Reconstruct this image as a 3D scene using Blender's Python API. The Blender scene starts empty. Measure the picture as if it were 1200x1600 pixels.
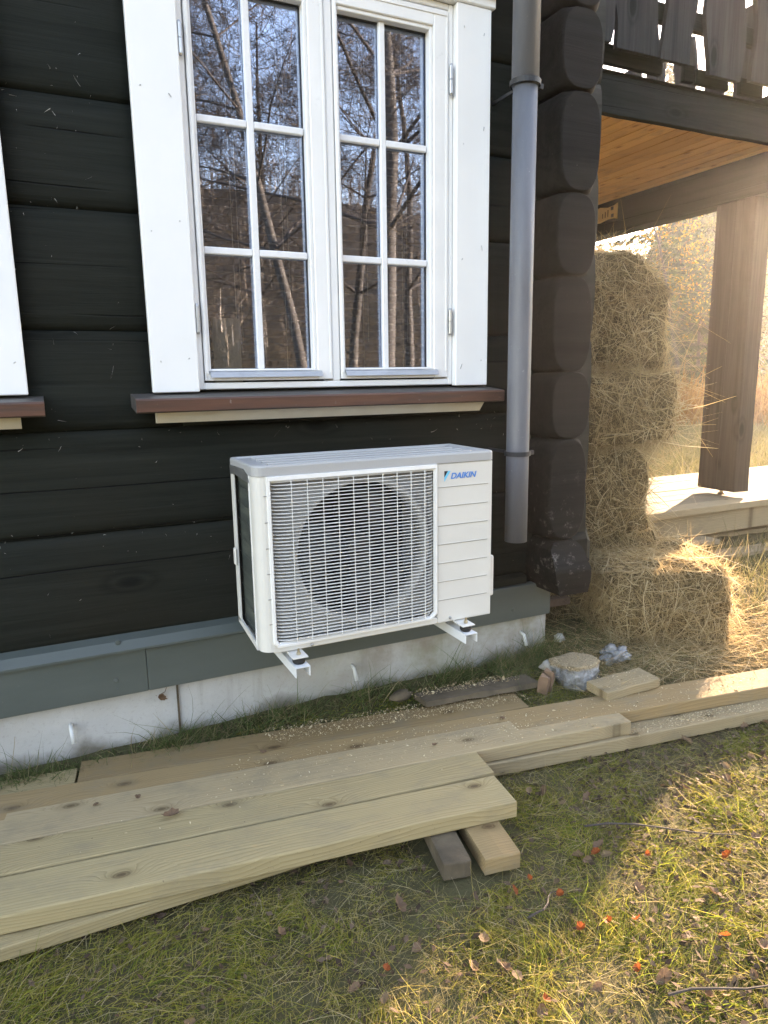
import bpy, bmesh, math, random
import numpy as np
from mathutils import Vector, Matrix, noise as mnoise
random.seed(7)
RS = np.random.RandomState(11)
S = bpy.context.scene
COL = S.collection
PI = math.pi
EYE = 1.27            # camera height above the lawn, everything below is built relative to it

# ------------------------------------------------------------------ camera, sky, sun, exposure
cam_d = bpy.data.cameras.new('camera')
cam = bpy.data.objects.new('camera', cam_d)
COL.objects.link(cam)
cam_d.sensor_fit = 'VERTICAL'
cam_d.sensor_height = 36.0
cam_d.lens = 36.0 * 1098 / 1600
cam_d.clip_start = 0.05
cam_d.clip_end = 2000
_D = Vector((85, 5690, 1098)).normalized()
_X = Vector((2360, -247, 1098)).normalized()
_Z = -_D
_X = (_X - _X.dot(_Z) * _Z).normalized()
_Y = _Z.cross(_X)
_R = Matrix((_X, _Y, _Z))
_cx, _cy, _cz = _R @ Vector((1, 0, 0)), _R @ Vector((0, -1, 0)), _R @ Vector((0, 0, -1))
cam.matrix_world = Matrix(((_cx.x, _cy.x, _cz.x, 0), (_cx.y, _cy.y, _cz.y, 0), (_cx.z, _cy.z, _cz.z, 0), (0, 0, 0, 1)))
S.camera = cam

SUN_AZ, SUN_EL = 29.5, 13.0      # azimuth counted from +X (along the wall) towards +Y (behind the house)
world = bpy.data.worlds.new('World')
S.world = world
world.use_nodes = True
wn = world.node_tree
sky = wn.nodes.new('ShaderNodeTexSky')
sky.sky_type = 'NISHITA'
sky.sun_disc = False
sky.sun_elevation = math.radians(SUN_EL)
sky.sun_rotation = math.radians(90 - SUN_AZ)
sky.altitude = 200
sky.dust_density = 0.35
wn.links.new(sky.outputs[0], wn.nodes['Background'].inputs[0])
wn.nodes['Background'].inputs[1].default_value = 0.15
sd = bpy.data.lights.new('sun', 'SUN')
sd.energy = 4.8
sd.angle = math.radians(0.55)
sd.color = (1.0, 0.86, 0.66)
sun = bpy.data.objects.new('sun', sd)
COL.objects.link(sun)
_a, _e = math.radians(SUN_AZ), math.radians(SUN_EL)
SUNV = Vector((math.cos(_a) * math.cos(_e), math.sin(_a) * math.cos(_e), math.sin(_e)))
sun.rotation_euler = SUNV.to_track_quat('Z', 'Y').to_euler()
sun.location = (6, 4, 6)
S.view_settings.view_transform = 'Standard'
S.view_settings.look = 'None'
S.view_settings.gamma = 1
S.view_settings.exposure = 3.28
S.view_settings.use_curve_mapping = False
S.view_settings.use_white_balance = True      # the camera's own balance for open shade
S.view_settings.white_balance_temperature = 8400
S.view_settings.white_balance_tint = 22
S.render.engine = 'CYCLES'
S.cycles.use_denoising = True
S.cycles.max_bounces = 7
S.cycles.transparent_max_bounces = 12
S.cycles.volume_bounces = 0
S.cycles.sample_clamp_indirect = 6

# ------------------------------------------------------------------ material helpers
class NT:
    def __init__(s, name):
        s.m = bpy.data.materials.new(name)
        s.m.use_nodes = True
        s.t = s.m.node_tree
        s.b = s.t.nodes['Principled BSDF']
        s.out = s.t.nodes['Material Output']
    def n(s, typ, **k):
        x = s.t.nodes.new(typ)
        for a, v in k.items(): setattr(x, a, v)
        return x
    def l(s, a, b): s.t.links.new(a, b)
    def set(s, sock, v):
        if hasattr(v, 'is_output') or isinstance(v, bpy.types.NodeSocket): s.l(v, sock)
        else: sock.default_value = v
    def coord(s, kind='Object', scale=(1, 1, 1), loc=(0, 0, 0), rnd=0.0):
        c = s.n('ShaderNodeTexCoord')
        mp = s.n('ShaderNodeMapping')
        s.l(c.outputs[kind], mp.inputs[0])
        mp.inputs['Scale'].default_value = scale
        mp.inputs['Location'].default_value = loc
        if rnd:
            oi = s.n('ShaderNodeObjectInfo')
            v = s.n('ShaderNodeVectorMath', operation='SCALE')
            v.inputs[0].default_value = (7.3, 3.1, 5.7)
            s.l(oi.outputs['Random'], v.inputs['Scale'])
            a = s.n('ShaderNodeVectorMath', operation='ADD')
            s.l(mp.outputs[0], a.inputs[0]); s.l(v.outputs[0], a.inputs[1])
            return a.outputs[0]
        return mp.outputs[0]
    def noise(s, vec, scale=5, detail=4, rough=0.55, dist=0.0):
        x = s.n('ShaderNodeTexNoise')
        s.l(vec, x.inputs['Vector'])
        x.inputs['Scale'].default_value = scale
        x.inputs['Detail'].default_value = detail
        x.inputs['Roughness'].default_value = rough
        x.inputs['Distortion'].default_value = dist
        return x.outputs['Fac']
    def voro(s, vec, scale=5, out='Distance', rnd=1.0, dim='3D'):
        x = s.n('ShaderNodeTexVoronoi')
        x.voronoi_dimensions = dim
        s.l(vec, x.inputs['Vector'])
        x.inputs['Scale'].default_value = scale
        x.inputs['Randomness'].default_value = rnd
        return x.outputs[out]
    def wave(s, vec, scale=5, dist=2, detail=2, dscale=1, dirn='Y', prof='SIN'):
        x = s.n('ShaderNodeTexWave')
        x.bands_direction = dirn
        x.wave_profile = prof
        s.l(vec, x.inputs['Vector'])
        x.inputs['Scale'].default_value = scale
        x.inputs['Distortion'].default_value = dist
        x.inputs['Detail'].default_value = detail
        x.inputs['Detail Scale'].default_value = dscale
        return x.outputs['Fac']
    def ramp(s, fac, stops, interp='LINEAR'):
        x = s.n('ShaderNodeValToRGB')
        x.color_ramp.interpolation = interp
        e = x.color_ramp.elements
        while len(e) < len(stops): e.new(0.5)
        for i, (p, c) in enumerate(stops):
            e[i].position = p
            if not isinstance(c, (tuple, list)): c = (c, c, c)
            e[i].color = (*c, 1)
        s.l(fac, x.inputs[0])
        return x.outputs[0]
    def mix(s, fac, a, b, blend='MIX'):
        x = s.n('ShaderNodeMix', data_type='RGBA', blend_type=blend)
        s.set(x.inputs[0], fac)
        for sock, v in ((x.inputs[6], a), (x.inputs[7], b)):
            if isinstance(v, (tuple, list)): v = (*v[:3], 1)
            s.set(sock, v)
        return x.outputs[2]
    def math(s, op, a, b=0.0, c=None):
        x = s.n('ShaderNodeMath', operation=op)
        s.set(x.inputs[0], a); s.set(x.inputs[1], b)
        if c is not None: s.set(x.inputs[2], c)
        return x.outputs[0]
    def bump(s, h, strength=0.3, dist=0.01, prev=None):
        x = s.n('ShaderNodeBump')
        x.inputs['Strength'].default_value = strength
        x.inputs['Distance'].default_value = dist
        s.l(h, x.inputs['Height'])
        if prev is not None: s.l(prev, x.inputs['Normal'])
        s.l(x.outputs[0], s.b.inputs['Normal'])
        return x.outputs[0]
    def base(s, c): s.set(s.b.inputs['Base Color'], (*c, 1) if isinstance(c, tuple) else c)
    def rough(s, r): s.set(s.b.inputs['Roughness'], r)
    def spec(s, r): s.b.inputs['Specular IOR Level'].default_value = r

MAT = {}
def plain(name, c, rough=0.5, metal=0.0, bump=0.0, bscale=60, var=0.12, spec=0.5):
    t = NT(name)
    v = t.coord(rnd=1.0)
    n1 = t.noise(v, 9, 4)
    dark = tuple(x * (1 - var) for x in c); light = tuple(min(1, x * (1 + var)) for x in c)
    t.base(t.ramp(n1, [(0.3, dark), (0.7, light)]))
    t.rough(t.math('MULTIPLY_ADD', t.noise(v, 30, 3), 0.25, rough - 0.12))
    t.b.inputs['Metallic'].default_value = metal
    t.spec(spec)
    if bump: t.bump(t.noise(v, bscale, 4), bump, 0.004)
    MAT[name] = t.m
    return t.m

def stained_wood(name, ax, dark, light, sc=1.0, rough=0.6, dust=0.25):
    """dark stained timber, grain running along axis ax"""
    t = NT(name)
    s1 = [9.0, 9.0, 9.0]; s1[ax] = 0.55
    v = t.coord(scale=tuple(s1), rnd=1.0)
    s2 = [34.0, 34.0, 34.0]; s2[ax] = 1.1
    vf = t.coord(scale=tuple(s2), rnd=1.0)
    big = t.noise(t.coord(scale=(1.6, 1.6, 1.6)), 1.0, 3)
    grain = t.noise(v, 1.6 * sc, 6, 0.62, 0.9)
    fine = t.noise(vf, 1.5 * sc, 5, 0.65, 0.4)
    s3 = [3.6, 3.6, 3.6]; s3[ax] = 1.5
    kv = t.voro(t.coord(scale=tuple(s3), rnd=1.0), 1.0)
    knot = t.ramp(kv, [(0.0, 1.0), (0.07, 0.85), (0.1, 0.0), (0.13, 0.45), (0.17, 0.0)])
    c = t.ramp(grain, [(0.3, dark), (0.72, light)])
    c = t.mix(t.ramp(fine, [(0.42, 0.0), (0.7, 0.55)]), c, tuple(x * 1.55 for x in light))
    c = t.mix(t.ramp(big, [(0.35, 0.0), (0.7, 0.5)]), c, tuple(0.62 * (a + b) * w for a, b, w in zip(dark, light, (1.75, 1.15, 0.95))))
    c = t.mix(knot, c, tuple(x * 0.35 for x in dark))
    # pale specks of dust and web
    sp = t.ramp(t.noise(t.coord(), 95, 2, 0.7), [(0.76, 0.0), (0.82, dust)])
    c = t.mix(sp, c, (0.22, 0.22, 0.2))
    if 'end' in name:      # lime and mud splashes on the lowest log ends
        sz = t.n('ShaderNodeSeparateXYZ'); t.l(t.coord(), sz.inputs[0])
        lowm = t.ramp(sz.outputs[2], [(0.50, 1.0), (0.86, 0.0)])
        scf = t.ramp(t.noise(t.coord(loc=(1, 2, 3)), 26, 5, 0.75), [(0.57, 0.0), (0.70, 0.6)])
        c = t.mix(t.math('MULTIPLY', lowm, scf), c, (0.20, 0.20, 0.19))
    # long thin drying cracks
    s4 = [2.6, 2.6, 2.6]; s4[ax] = 0.28
    cr = t.wave(t.coord(scale=tuple(s4), rnd=1.0), 0.9, 3.0, 3, 1.2, 'Z' if ax != 2 else 'X')
    crack = t.ramp(cr, [(0.0, 1.0), (0.004, 0.0)])
    crack = t.math('MULTIPLY', crack, t.ramp(t.noise(t.coord(scale=(0.7, 0.7, 2.0), loc=(3, 1, 5)), 1.3, 2), [(0.50, 0.0), (0.56, 1.0)]))
    if 'end' in name: crack = t.math('MULTIPLY', crack, 0.0)
    c = t.mix(crack, c, (0.003, 0.003, 0.003))
    t.base(c)
    t.rough(t.ramp(grain, [(0.2, min(1, rough + 0.25)), (0.8, rough + 0.05)]))
    h = t.math('ADD', t.math('MULTIPLY', grain, 0.8), t.math('MULTIPLY', fine, 0.7))
    h = t.math('SUBTRACT', h, t.math('MULTIPLY', crack, 1.5))
    h = t.math('SUBTRACT', h, t.math('MULTIPLY', knot, 0.25))
    t.bump(h, 0.55, 0.006)
    t.spec(0.16)
    t.b.inputs['Specular IOR Level'].default_value = 0.16
    MAT[name] = t.m
    return t.m

def lumber(name, c_lo, c_hi, knotc, tint, grey=0.0, rough=0.82):
    """planed pine along local X"""
    t = NT(name)
    oi = t.n('ShaderNodeObjectInfo').outputs['Random']
    v = t.coord(scale=(0.8, 1, 1), rnd=1.0)
    sv = t.coord(scale=(1.2, 6.5, 6.5), rnd=1.0)
    warp = t.noise(sv, 1.1, 3, 0.5, 0.3)
    kv = t.voro(t.coord(scale=(3.4, 7.0, 7.0), rnd=1.0), 1.0, dim='2D')
    kc = t.n('ShaderNodeSeparateColor'); t.l(t.voro(t.coord(scale=(3.4, 7.0, 7.0), rnd=1.0), 1.0, out='Color', dim='2D'), kc.inputs[0])
    sel = t.ramp(kc.outputs[0], [(0.42, 0.0), (0.43, 1.0)])
    kv = t.math('ADD', kv, t.math('MULTIPLY', t.math('SUBTRACT', 1.0, sel), 0.3))
    kv = t.math('ADD', kv, t.math('MULTIPLY', t.noise(t.coord(scale=(20, 60, 60), rnd=1.0), 1.0, 2), 0.03))
    kn = t.ramp(kv, [(0.0, 0.9), (0.05, 0.7), (0.062, 0.3), (0.078, 0.6), (0.095, 0.0)])
    halo = t.ramp(kv, [(0.08, 0.45), (0.2, 0.0)])
    # growth rings bend round the knots
    y = t.math('ADD', t.math('MULTIPLY', warp, 3.0), t.math('MULTIPLY', t.math('POWER', t.math('SUBTRACT', 1.0, kv), 6.0), 2.6))
    fr = t.n('ShaderNodeSeparateXYZ'); t.l(t.coord(scale=(1, 105, 105), rnd=1.0), fr.inputs[0])
    yy = t.math('ADD', t.math('ADD', fr.outputs[1], t.math('MULTIPLY', fr.outputs[2], 0.9)), t.math('MULTIPLY', y, 3.4))
    ring = t.math('FRACT', yy)
    ring = t.ramp(ring, [(0.0, 0.15), (0.6, 0.5), (0.88, 1.0), (1.0, 0.15)])
    fine = t.noise(t.coord(scale=(3, 130, 130), rnd=1.0), 1.0, 4, 0.6)
    c = t.mix(ring, c_hi, c_lo)
    c = t.mix(t.ramp(fine, [(0.35, 0.0), (0.75, 0.45)]), c, tuple(x * 0.72 for x in c_lo))
    c = t.mix(t.math('MULTIPLY', t.noise(v, 1.3, 3), 0.75), c, tint)
    c = t.mix(halo, c, tuple(x * 0.62 for x in c_lo))
    c = t.mix(kn, c, knotc)
    # scuffs, boot prints and mud
    dirt = t.ramp(t.noise(t.coord(scale=(2.5, 4, 4), rnd=1.0), 2.2, 6, 0.7), [(0.50, 0.0), (0.74, 0.6 + grey)])
    c = t.mix(dirt, c, (0.2, 0.17, 0.12))
    sp = t.ramp(t.noise(t.coord(rnd=1.0), 120, 2, 0.7), [(0.70, 0.0), (0.76, 0.6)])
    c = t.mix(sp, c, (0.09, 0.07, 0.045))
    hsv = t.n('ShaderNodeHueSaturation')
    t.l(c, hsv.inputs['Color'])
    t.l(t.math('MULTIPLY_ADD', oi, 0.25, 0.87), hsv.inputs['Value'])
    hsv.inputs['Saturation'].default_value = 1.0
    t.base(hsv.outputs[0])
    t.rough(rough)
    t.bump(t.math('ADD', t.math('MULTIPLY', ring, 0.5), t.math('MULTIPLY', fine, 0.6)), 0.4, 0.003)
    t.spec(0.08)
    MAT[name] = t.m
    return t.m

def fibre(name, stops, transl=0.35, rough=0.6):
    """strands, blades and leaves: colour by the strand's own number, light passes through"""
    t = NT(name)
    a = t.n('ShaderNodeAttribute'); a.attribute_name = 'v'
    c = t.ramp(a.outputs['Fac'], stops)
    t.base(c); t.rough(rough); t.spec(0.25)
    tr = t.n('ShaderNodeBsdfTranslucent')
    t.l(c, tr.inputs['Color'])
    mx = t.n('ShaderNodeMixShader')
    mx.inputs[0].default_value = transl
    t.l(t.b.outputs[0], mx.inputs[1]); t.l(tr.outputs[0], mx.inputs[2])
    t.l(mx.outputs[0], t.out.inputs['Surface'])
    MAT[name] = t.m
    return t.m

# materials -----------------------------------------------------------------
stained_wood('stain_x', 0, (0.0046, 0.0068, 0.0054), (0.0125, 0.0155, 0.0128))
stained_wood('stain_y', 1, (0.008, 0.008, 0.0075), (0.018, 0.0175, 0.016))
stained_wood('stain_z', 2, (0.016, 0.013, 0.011), (0.036, 0.030, 0.026), rough=0.65)
stained_wood('stain_end', 0, (0.0055, 0.0055, 0.0052), (0.0125, 0.012, 0.0112), sc=1.0, rough=0.62, dust=0.6)
stained_wood('stain_rail', 2, (0.015, 0.017, 0.019), (0.030, 0.033, 0.036), rough=0.6)
lumber('pine_green', (0.24, 0.175, 0.09), (0.42, 0.325, 0.185), (0.07, 0.045, 0.027), (0.32, 0.27, 0.155))
lumber('pine_brown', (0.20, 0.13, 0.065), (0.31, 0.215, 0.115), (0.075, 0.045, 0.025), (0.30, 0.22, 0.12), grey=0.1)
lumber('pine_grey', (0.26, 0.19, 0.11), (0.40, 0.31, 0.19), (0.08, 0.055, 0.03), (0.33, 0.265, 0.165), grey=0.12)
lumber('pine_fresh', (0.22, 0.155, 0.09), (0.32, 0.245, 0.155), (0.12, 0.07, 0.04), (0.34, 0.28, 0.19))
lumber('pine_ceiling', (0.48, 0.27, 0.11), (0.66, 0.43, 0.21), (0.20, 0.09, 0.035), (0.56, 0.35, 0.16), rough=0.5)

t = NT('white_paint')
v = t.coord(scale=(1, 1, 1), rnd=1.0)
g = t.noise(t.coord(scale=(40, 40, 1.6), rnd=1.0), 1.5, 4)
c = t.ramp(t.noise(v, 3, 4), [(0.3, (0.74, 0.755, 0.77)), (0.7, (0.80, 0.81, 0.815))])
c = t.mix(t.ramp(t.noise(v, 55, 3, 0.7), [(0.76, 0.0), (0.84, 0.7)]), c, (0.35, 0.33, 0.29))
t.base(c); t.rough(0.42); t.bump(t.math('ADD', g, t.noise(v, 14, 3)), 0.14, 0.003)
MAT['white_paint'] = t.m
plain('white_frame', (0.77, 0.775, 0.78), 0.32, bump=0.03, var=0.03)
plain('muntin_white', (0.74, 0.75, 0.77), 0.3, var=0.05, bump=0.1, bscale=120)
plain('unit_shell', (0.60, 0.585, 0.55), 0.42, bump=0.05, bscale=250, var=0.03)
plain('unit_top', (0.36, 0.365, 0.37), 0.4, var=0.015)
plain('unit_grille', (0.72, 0.715, 0.70), 0.35, var=0.03)
plain('unit_dark', (0.010, 0.010, 0.011), 0.45, var=0.15)
plain('fan_grey', (0.018, 0.019, 0.020), 0.38, var=0.1)
plain('shroud', (0.30, 0.30, 0.295), 0.45, var=0.04)  # white part greyed: shade behind the slats is put into its colour
plain('rubber', (0.012, 0.012, 0.013), 0.7, bump=0.2)
plain('bolt_metal', (0.50, 0.44, 0.33), 0.35, metal=0.9)
plain('galvanised', (0.42, 0.43, 0.44), 0.38, metal=0.85, var=0.15)
plain('bracket_white', (0.62, 0.64, 0.66), 0.4, var=0.06, bump=0.05)
plain('groove', (0.20, 0.195, 0.185), 0.6)
plain('logo_blue', (0.045, 0.22, 0.58), 0.35, var=0.02)
plain('logo_light', (0.10, 0.50, 0.74), 0.35, var=0.02)
plain('logo_black', (0.02, 0.022, 0.03), 0.35, var=0.02)
plain('seal_black', (0.02, 0.021, 0.024), 0.6)
plain('blind', (0.10, 0.08, 0.06), 0.6, var=0.15)
plain('interior', (0.06, 0.05, 0.04), 0.9)
plain('curtain_cream', (0.62, 0.55, 0.43), 0.8)
plain('board_cream', (0.62, 0.57, 0.48), 0.6, bump=0.1, var=0.08)
plain('roof_dark', (0.035, 0.035, 0.036), 0.8, bump=0.4, bscale=30)
plain('pipe_stub', (0.55, 0.57, 0.57), 0.5)
plain('sign_yellow', (0.66, 0.52, 0.28), 0.6, var=0.1)
plain('cobweb', (0.42, 0.42, 0.40), 0.9)
plain('flint', (0.33, 0.32, 0.29), 0.85, bump=0.8, bscale=40, var=0.35)
plain('split_wood', (0.15, 0.095, 0.065), 0.8, bump=0.9, bscale=45, var=0.45)
plain('rotten_board', (0.085, 0.065, 0.042), 0.9, bump=1.0, bscale=50, var=0.5)
plain('sawdust', (0.42, 0.32, 0.19), 0.95, var=0.35, bscale=200, bump=0.8)

t = NT('zinc_pipe')
v = t.coord(scale=(1, 1, 1))
c = t.ramp(t.noise(t.coord(scale=(7, 7, 1.2)), 2.5, 5, 0.65), [(0.28, (0.088, 0.096, 0.115)), (0.74, (0.128, 0.138, 0.16))])
c = t.mix(t.ramp(t.noise(v, 60, 3, 0.7), [(0.68, 0.0), (0.8, 0.5)]), c, (0.36, 0.37, 0.38))
t.base(c); t.rough(0.5); t.bump(t.noise(v, 25, 4), 0.08, 0.004)
MAT['zinc_pipe'] = t.m

t = NT('skirt_metal')
v = t.coord()
c = t.ramp(t.noise(t.coord(scale=(1, 4, 4)), 2, 5, 0.6), [(0.3, (0.062, 0.077, 0.072)), (0.75, (0.086, 0.103, 0.097))])
c = t.mix(t.ramp(t.noise(v, 70, 3, 0.7), [(0.70, 0.0), (0.78, 0.35)]), c, (0.26, 0.27, 0.25))
t.base(c); t.rough(0.42); t.bump(t.noise(v, 3, 2), 0.1, 0.01); MAT['skirt_metal'] = t.m

t = NT('sill_board')
g = t.noise(t.coord(scale=(1.5, 30, 30)), 1.5, 5, 0.65)
nrm = t.n('ShaderNodeNewGeometry')
sx = t.n('ShaderNodeSeparateXYZ'); t.l(nrm.outputs['Normal'], sx.inputs[0])
front = t.ramp(t.math('ABSOLUTE', sx.outputs[1]), [(0.5, 0.0), (0.8, 1.0)])
topc = t.ramp(g, [(0.3, (0.040, 0.036, 0.034)), (0.7, (0.085, 0.078, 0.075))])
frc = t.ramp(t.noise(t.coord(scale=(3, 30, 30)), 1.2, 5), [(0.3, (0.045, 0.028, 0.022)), (0.55, (0.095, 0.040, 0.026)), (0.75, (0.13, 0.055, 0.032))])
c = t.mix(front, topc, frc)
c = t.mix(t.ramp(t.noise(t.coord(), 48, 3, 0.7), [(0.68, 0.0), (0.78, 0.6)]), c, (0.35, 0.34, 0.33))
t.base(c); t.rough(0.5); t.bump(g, 0.35, 0.004); MAT['sill_board'] = t.m

t = NT('concrete')
v = t.coord()
c = t.ramp(t.noise(v, 4, 6, 0.65), [(0.25, (0.36, 0.36, 0.35)), (0.6, (0.44, 0.443, 0.437)), (0.85, (0.48, 0.483, 0.478))])
c = t.mix(t.ramp(t.noise(v, 75, 4, 0.7), [(0.55, 0.0), (0.8, 0.6)]), c, (0.25, 0.24, 0.22))
xs = t.n('ShaderNodeSeparateXYZ'); t.l(t.coord(), xs.inputs[0])
streak = t.noise(t.coord(scale=(9, 9, 0.8)), 1.6, 4, 0.6)
c = t.mix(t.ramp(streak, [(0.58, 0.0), (0.75, 0.45)]), c, (0.17, 0.155, 0.13))
patch = t.noise(v, 2.4, 5, 0.7)
mossm = t.math('MULTIPLY', t.ramp(patch, [(0.36, 0.0), (0.56, 0.9)]), t.ramp(t.math('MULTIPLY_ADD', xs.outputs[0], 0.25, 0.7), [(0.35, 0.0), (0.6, 1.0)]))
c = t.mix(mossm, c, t.ramp(t.noise(v, 6, 4), [(0.4, (0.20, 0.165, 0.115)), (0.6, (0.22, 0.225, 0.14))]))
low = t.ramp(t.math('ADD', t.math('MULTIPLY', xs.outputs[2], 4.5), t.math('MULTIPLY', t.noise(v, 7, 4), 0.8)), [(0.30, 0.85), (0.55, 0.0)])
c = t.mix(low, c, (0.10, 0.085, 0.06))
t.base(c); t.rough(0.88); t.bump(t.math('ADD', t.noise(v, 40, 5, 0.7), t.math('MULTIPLY', t.voro(v, 90), 0.4)), 0.35, 0.004)
MAT['concrete'] = t.m

t = NT('coil')
v = t.coord()
w1 = t.wave(v, 60, 0.3, 1, 1, 'Y')
c = t.ramp(w1, [(0.3, (0.05, 0.065, 0.06)), (0.8, (0.17, 0.20, 0.185))])
c = t.mix(t.ramp(t.noise(t.coord(scale=(1, 1, 14)), 2.2, 2), [(0.45, 0.0), (0.62, 0.5)]), c, (0.26, 0.29, 0.24))
t.base(c); t.rough(0.3); t.b.inputs['Metallic'].default_value = 0.6; t.bump(w1, 0.4, 0.002); MAT['coil'] = t.m

def glass(name, refl, tint=(0.93, 0.94, 0.93)):
    t = NT(name)
    tr = t.n('ShaderNodeBsdfTransparent'); tr.inputs[0].default_value = (*tint, 1)
    gl = t.n('ShaderNodeBsdfGlossy'); gl.inputs['Roughness'].default_value = 0.0
    gl.inputs['Color'].default_value = (0.68, 0.79, 1.0, 1)  # blue of the mirrored sky is boosted by this gloss tint
    bm_ = t.n('ShaderNodeBump'); bm_.inputs['Strength'].default_value = 0.02; bm_.inputs['Distance'].default_value = 0.01
    t.l(t.noise(t.coord(), 3.0, 2), bm_.inputs['Height']); t.l(bm_.outputs[0], gl.inputs['Normal'])
    fr = t.n('ShaderNodeFresnel'); fr.inputs['IOR'].default_value = 1.5
    f = t.math('MULTIPLY_ADD', fr.outputs[0], 1.6, refl)
    mx = t.n('ShaderNodeMixShader'); t.l(f, mx.inputs[0])
    t.l(tr.outputs[0], mx.inputs[1]); t.l(gl.outputs[0], mx.inputs[2])
    t.l(mx.outputs[0], t.out.inputs['Surface'])
    MAT[name] = t.m
glass('window_glass', 0.27)

t = NT('plastic_film')
v = t.coord()
t.base(t.ramp(t.noise(v, 14, 5, 0.7), [(0.35, (0.10, 0.10, 0.095)), (0.55, (0.24, 0.25, 0.26)), (0.75, (0.45, 0.47, 0.50))]))
t.rough(0.22); t.bump(t.noise(v, 26, 4, 0.6, 0.5), 0.9, 0.012); MAT['plastic_film'] = t.m
t = NT('wrapped_film')
v = t.coord(); sx = t.n('ShaderNodeSeparateXYZ'); t.l(v, sx.inputs[0])
topm = t.ramp(t.math('ADD', t.math('MULTIPLY', sx.outputs[2], 12), t.math('MULTIPLY', t.noise(v, 25, 3), 0.3)), [(0.40, 0.0), (0.52, 1.0)])
film = t.ramp(t.noise(v, 16, 5, 0.65, 1.0), [(0.35, (0.12, 0.115, 0.105)), (0.55, (0.24, 0.245, 0.25)), (0.7, (0.42, 0.44, 0.46))])
dust = t.ramp(t.noise(v, 160, 4, 0.7), [(0.35, (0.17, 0.125, 0.07)), (0.7, (0.42, 0.33, 0.21))])
t.base(t.mix(topm, film, dust)); t.rough(t.math('MULTIPLY_ADD', topm, 0.65, 0.25)); t.bump(t.noise(v, 22, 5, 0.65, 1.0), 1.0, 0.014); MAT['wrapped_film'] = t.m

t = NT('soil')
v = t.coord()
c = t.ramp(t.noise(v, 2.0, 6, 0.7), [(0.3, (0.055, 0.050, 0.027)), (0.55, (0.085, 0.085, 0.040)), (0.75, (0.12, 0.11, 0.055))])
c = t.mix(t.ramp(t.noise(v, 45, 5, 0.75), [(0.35, 0.0), (0.75, 0.8)]), c, (0.10, 0.08, 0.045))
c = t.mix(t.ramp(t.noise(t.coord(loc=(4, 2, 0)), 0.35, 4), [(0.45, 0.0), (0.65, 0.7)]), c, (0.17, 0.14, 0.07))
t.base(c); t.rough(0.95); t.bump(t.noise(v, 60, 5, 0.75), 0.9, 0.02); t.spec(0.15); MAT['soil'] = t.m

t = NT('hill_wood')
v = t.coord()
c = t.ramp(t.noise(v, 0.05, 8, 0.75), [(0.35, (0.022, 0.022, 0.014)), (0.5, (0.045, 0.035, 0.023)), (0.68, (0.09, 0.068, 0.046))])
c = t.mix(t.ramp(t.noise(t.coord(scale=(1, 1, 0.25)), 0.4, 6, 0.8), [(0.4, 0.0), (0.7, 0.6)]), c, (0.03, 0.028, 0.02))
t.base(c); t.rough(1.0); t.spec(0.05); t.bump(t.noise(v, 0.35, 6, 0.8), 1.0, 4.0); MAT['hill_wood'] = t.m

t = NT('birch_bark')
v = t.coord()
sx = t.n('ShaderNodeSeparateXYZ'); t.l(v, sx.inputs[0])
n1 = t.noise(t.coord(scale=(6, 6, 22), rnd=1.0), 1.0, 5, 0.7)
c = t.ramp(n1, [(0.40, (0.035, 0.027, 0.022)), (0.62, (0.06, 0.052, 0.046)), (0.72, (0.22, 0.205, 0.19)), (0.85, (0.36, 0.345, 0.32))])
t.base(c); t.rough(0.8); t.bump(n1, 0.6, 0.02); MAT['birch_bark'] = t.m
plain('twig_bark', (0.045, 0.036, 0.032), 0.85, var=0.3, bscale=20)
plain('spruce_bark', (0.075, 0.055, 0.042), 0.9, bump=0.8, bscale=15, var=0.3)

fibre('far_twigs', [(0.0, (0.045, 0.034, 0.025)), (0.5, (0.11, 0.083, 0.058)), (0.85, (0.12, 0.098, 0.078)), (1.0, (0.34, 0.29, 0.24))], 0.15, 0.8)
fibre('straw', [(0.0, (0.24, 0.165, 0.08)), (0.4, (0.42, 0.31, 0.165)), (0.8, (0.54, 0.42, 0.24)), (1.0, (0.66, 0.55, 0.36))], 0.42)
fibre('grass', [(0.0, (0.085, 0.125, 0.03)), (0.3, (0.17, 0.215, 0.030)), (0.5, (0.30, 0.29, 0.042)), (0.68, (0.34, 0.275, 0.085)), (1.0, (0.44, 0.37, 0.23))], 0.45, 0.8)
fibre('grass_wall', [(0.0, (0.05, 0.085, 0.025)), (0.6, (0.10, 0.14, 0.045)), (0.8, (0.2, 0.17, 0.09)), (1.0, (0.3, 0.24, 0.14))], 0.3)
fibre('meadow_grass', [(0.0, (0.10, 0.11, 0.04)), (0.5, (0.19, 0.165, 0.075)), (1.0, (0.30, 0.23, 0.12))], 0.35, 0.9)
fibre('rust_grass', [(0.0, (0.18, 0.075, 0.02)), (0.5, (0.28, 0.125, 0.032)), (1.0, (0.36, 0.19, 0.06))], 0.45, 0.9)
fibre('spruce_needles', [(0.0, (0.012, 0.022, 0.008)), (0.5, (0.022, 0.036, 0.014)), (1.0, (0.05, 0.06, 0.024))], 0.15, 0.9)
fibre('pine_needles', [(0.0, (0.022, 0.032, 0.012)), (0.5, (0.060, 0.085, 0.024)), (1.0, (0.13, 0.15, 0.045))], 0.35, 0.9)
fibre('yellow_leaves', [(0.0, (0.26, 0.11, 0.012)), (0.5, (0.42, 0.22, 0.02)), (1.0, (0.50, 0.32, 0.05))], 0.5, 0.8)
fibre('leaf_orange', [(0.0, (0.20, 0.045, 0.018)), (1.0, (0.40, 0.11, 0.03))], 0.45, 0.65)
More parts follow.
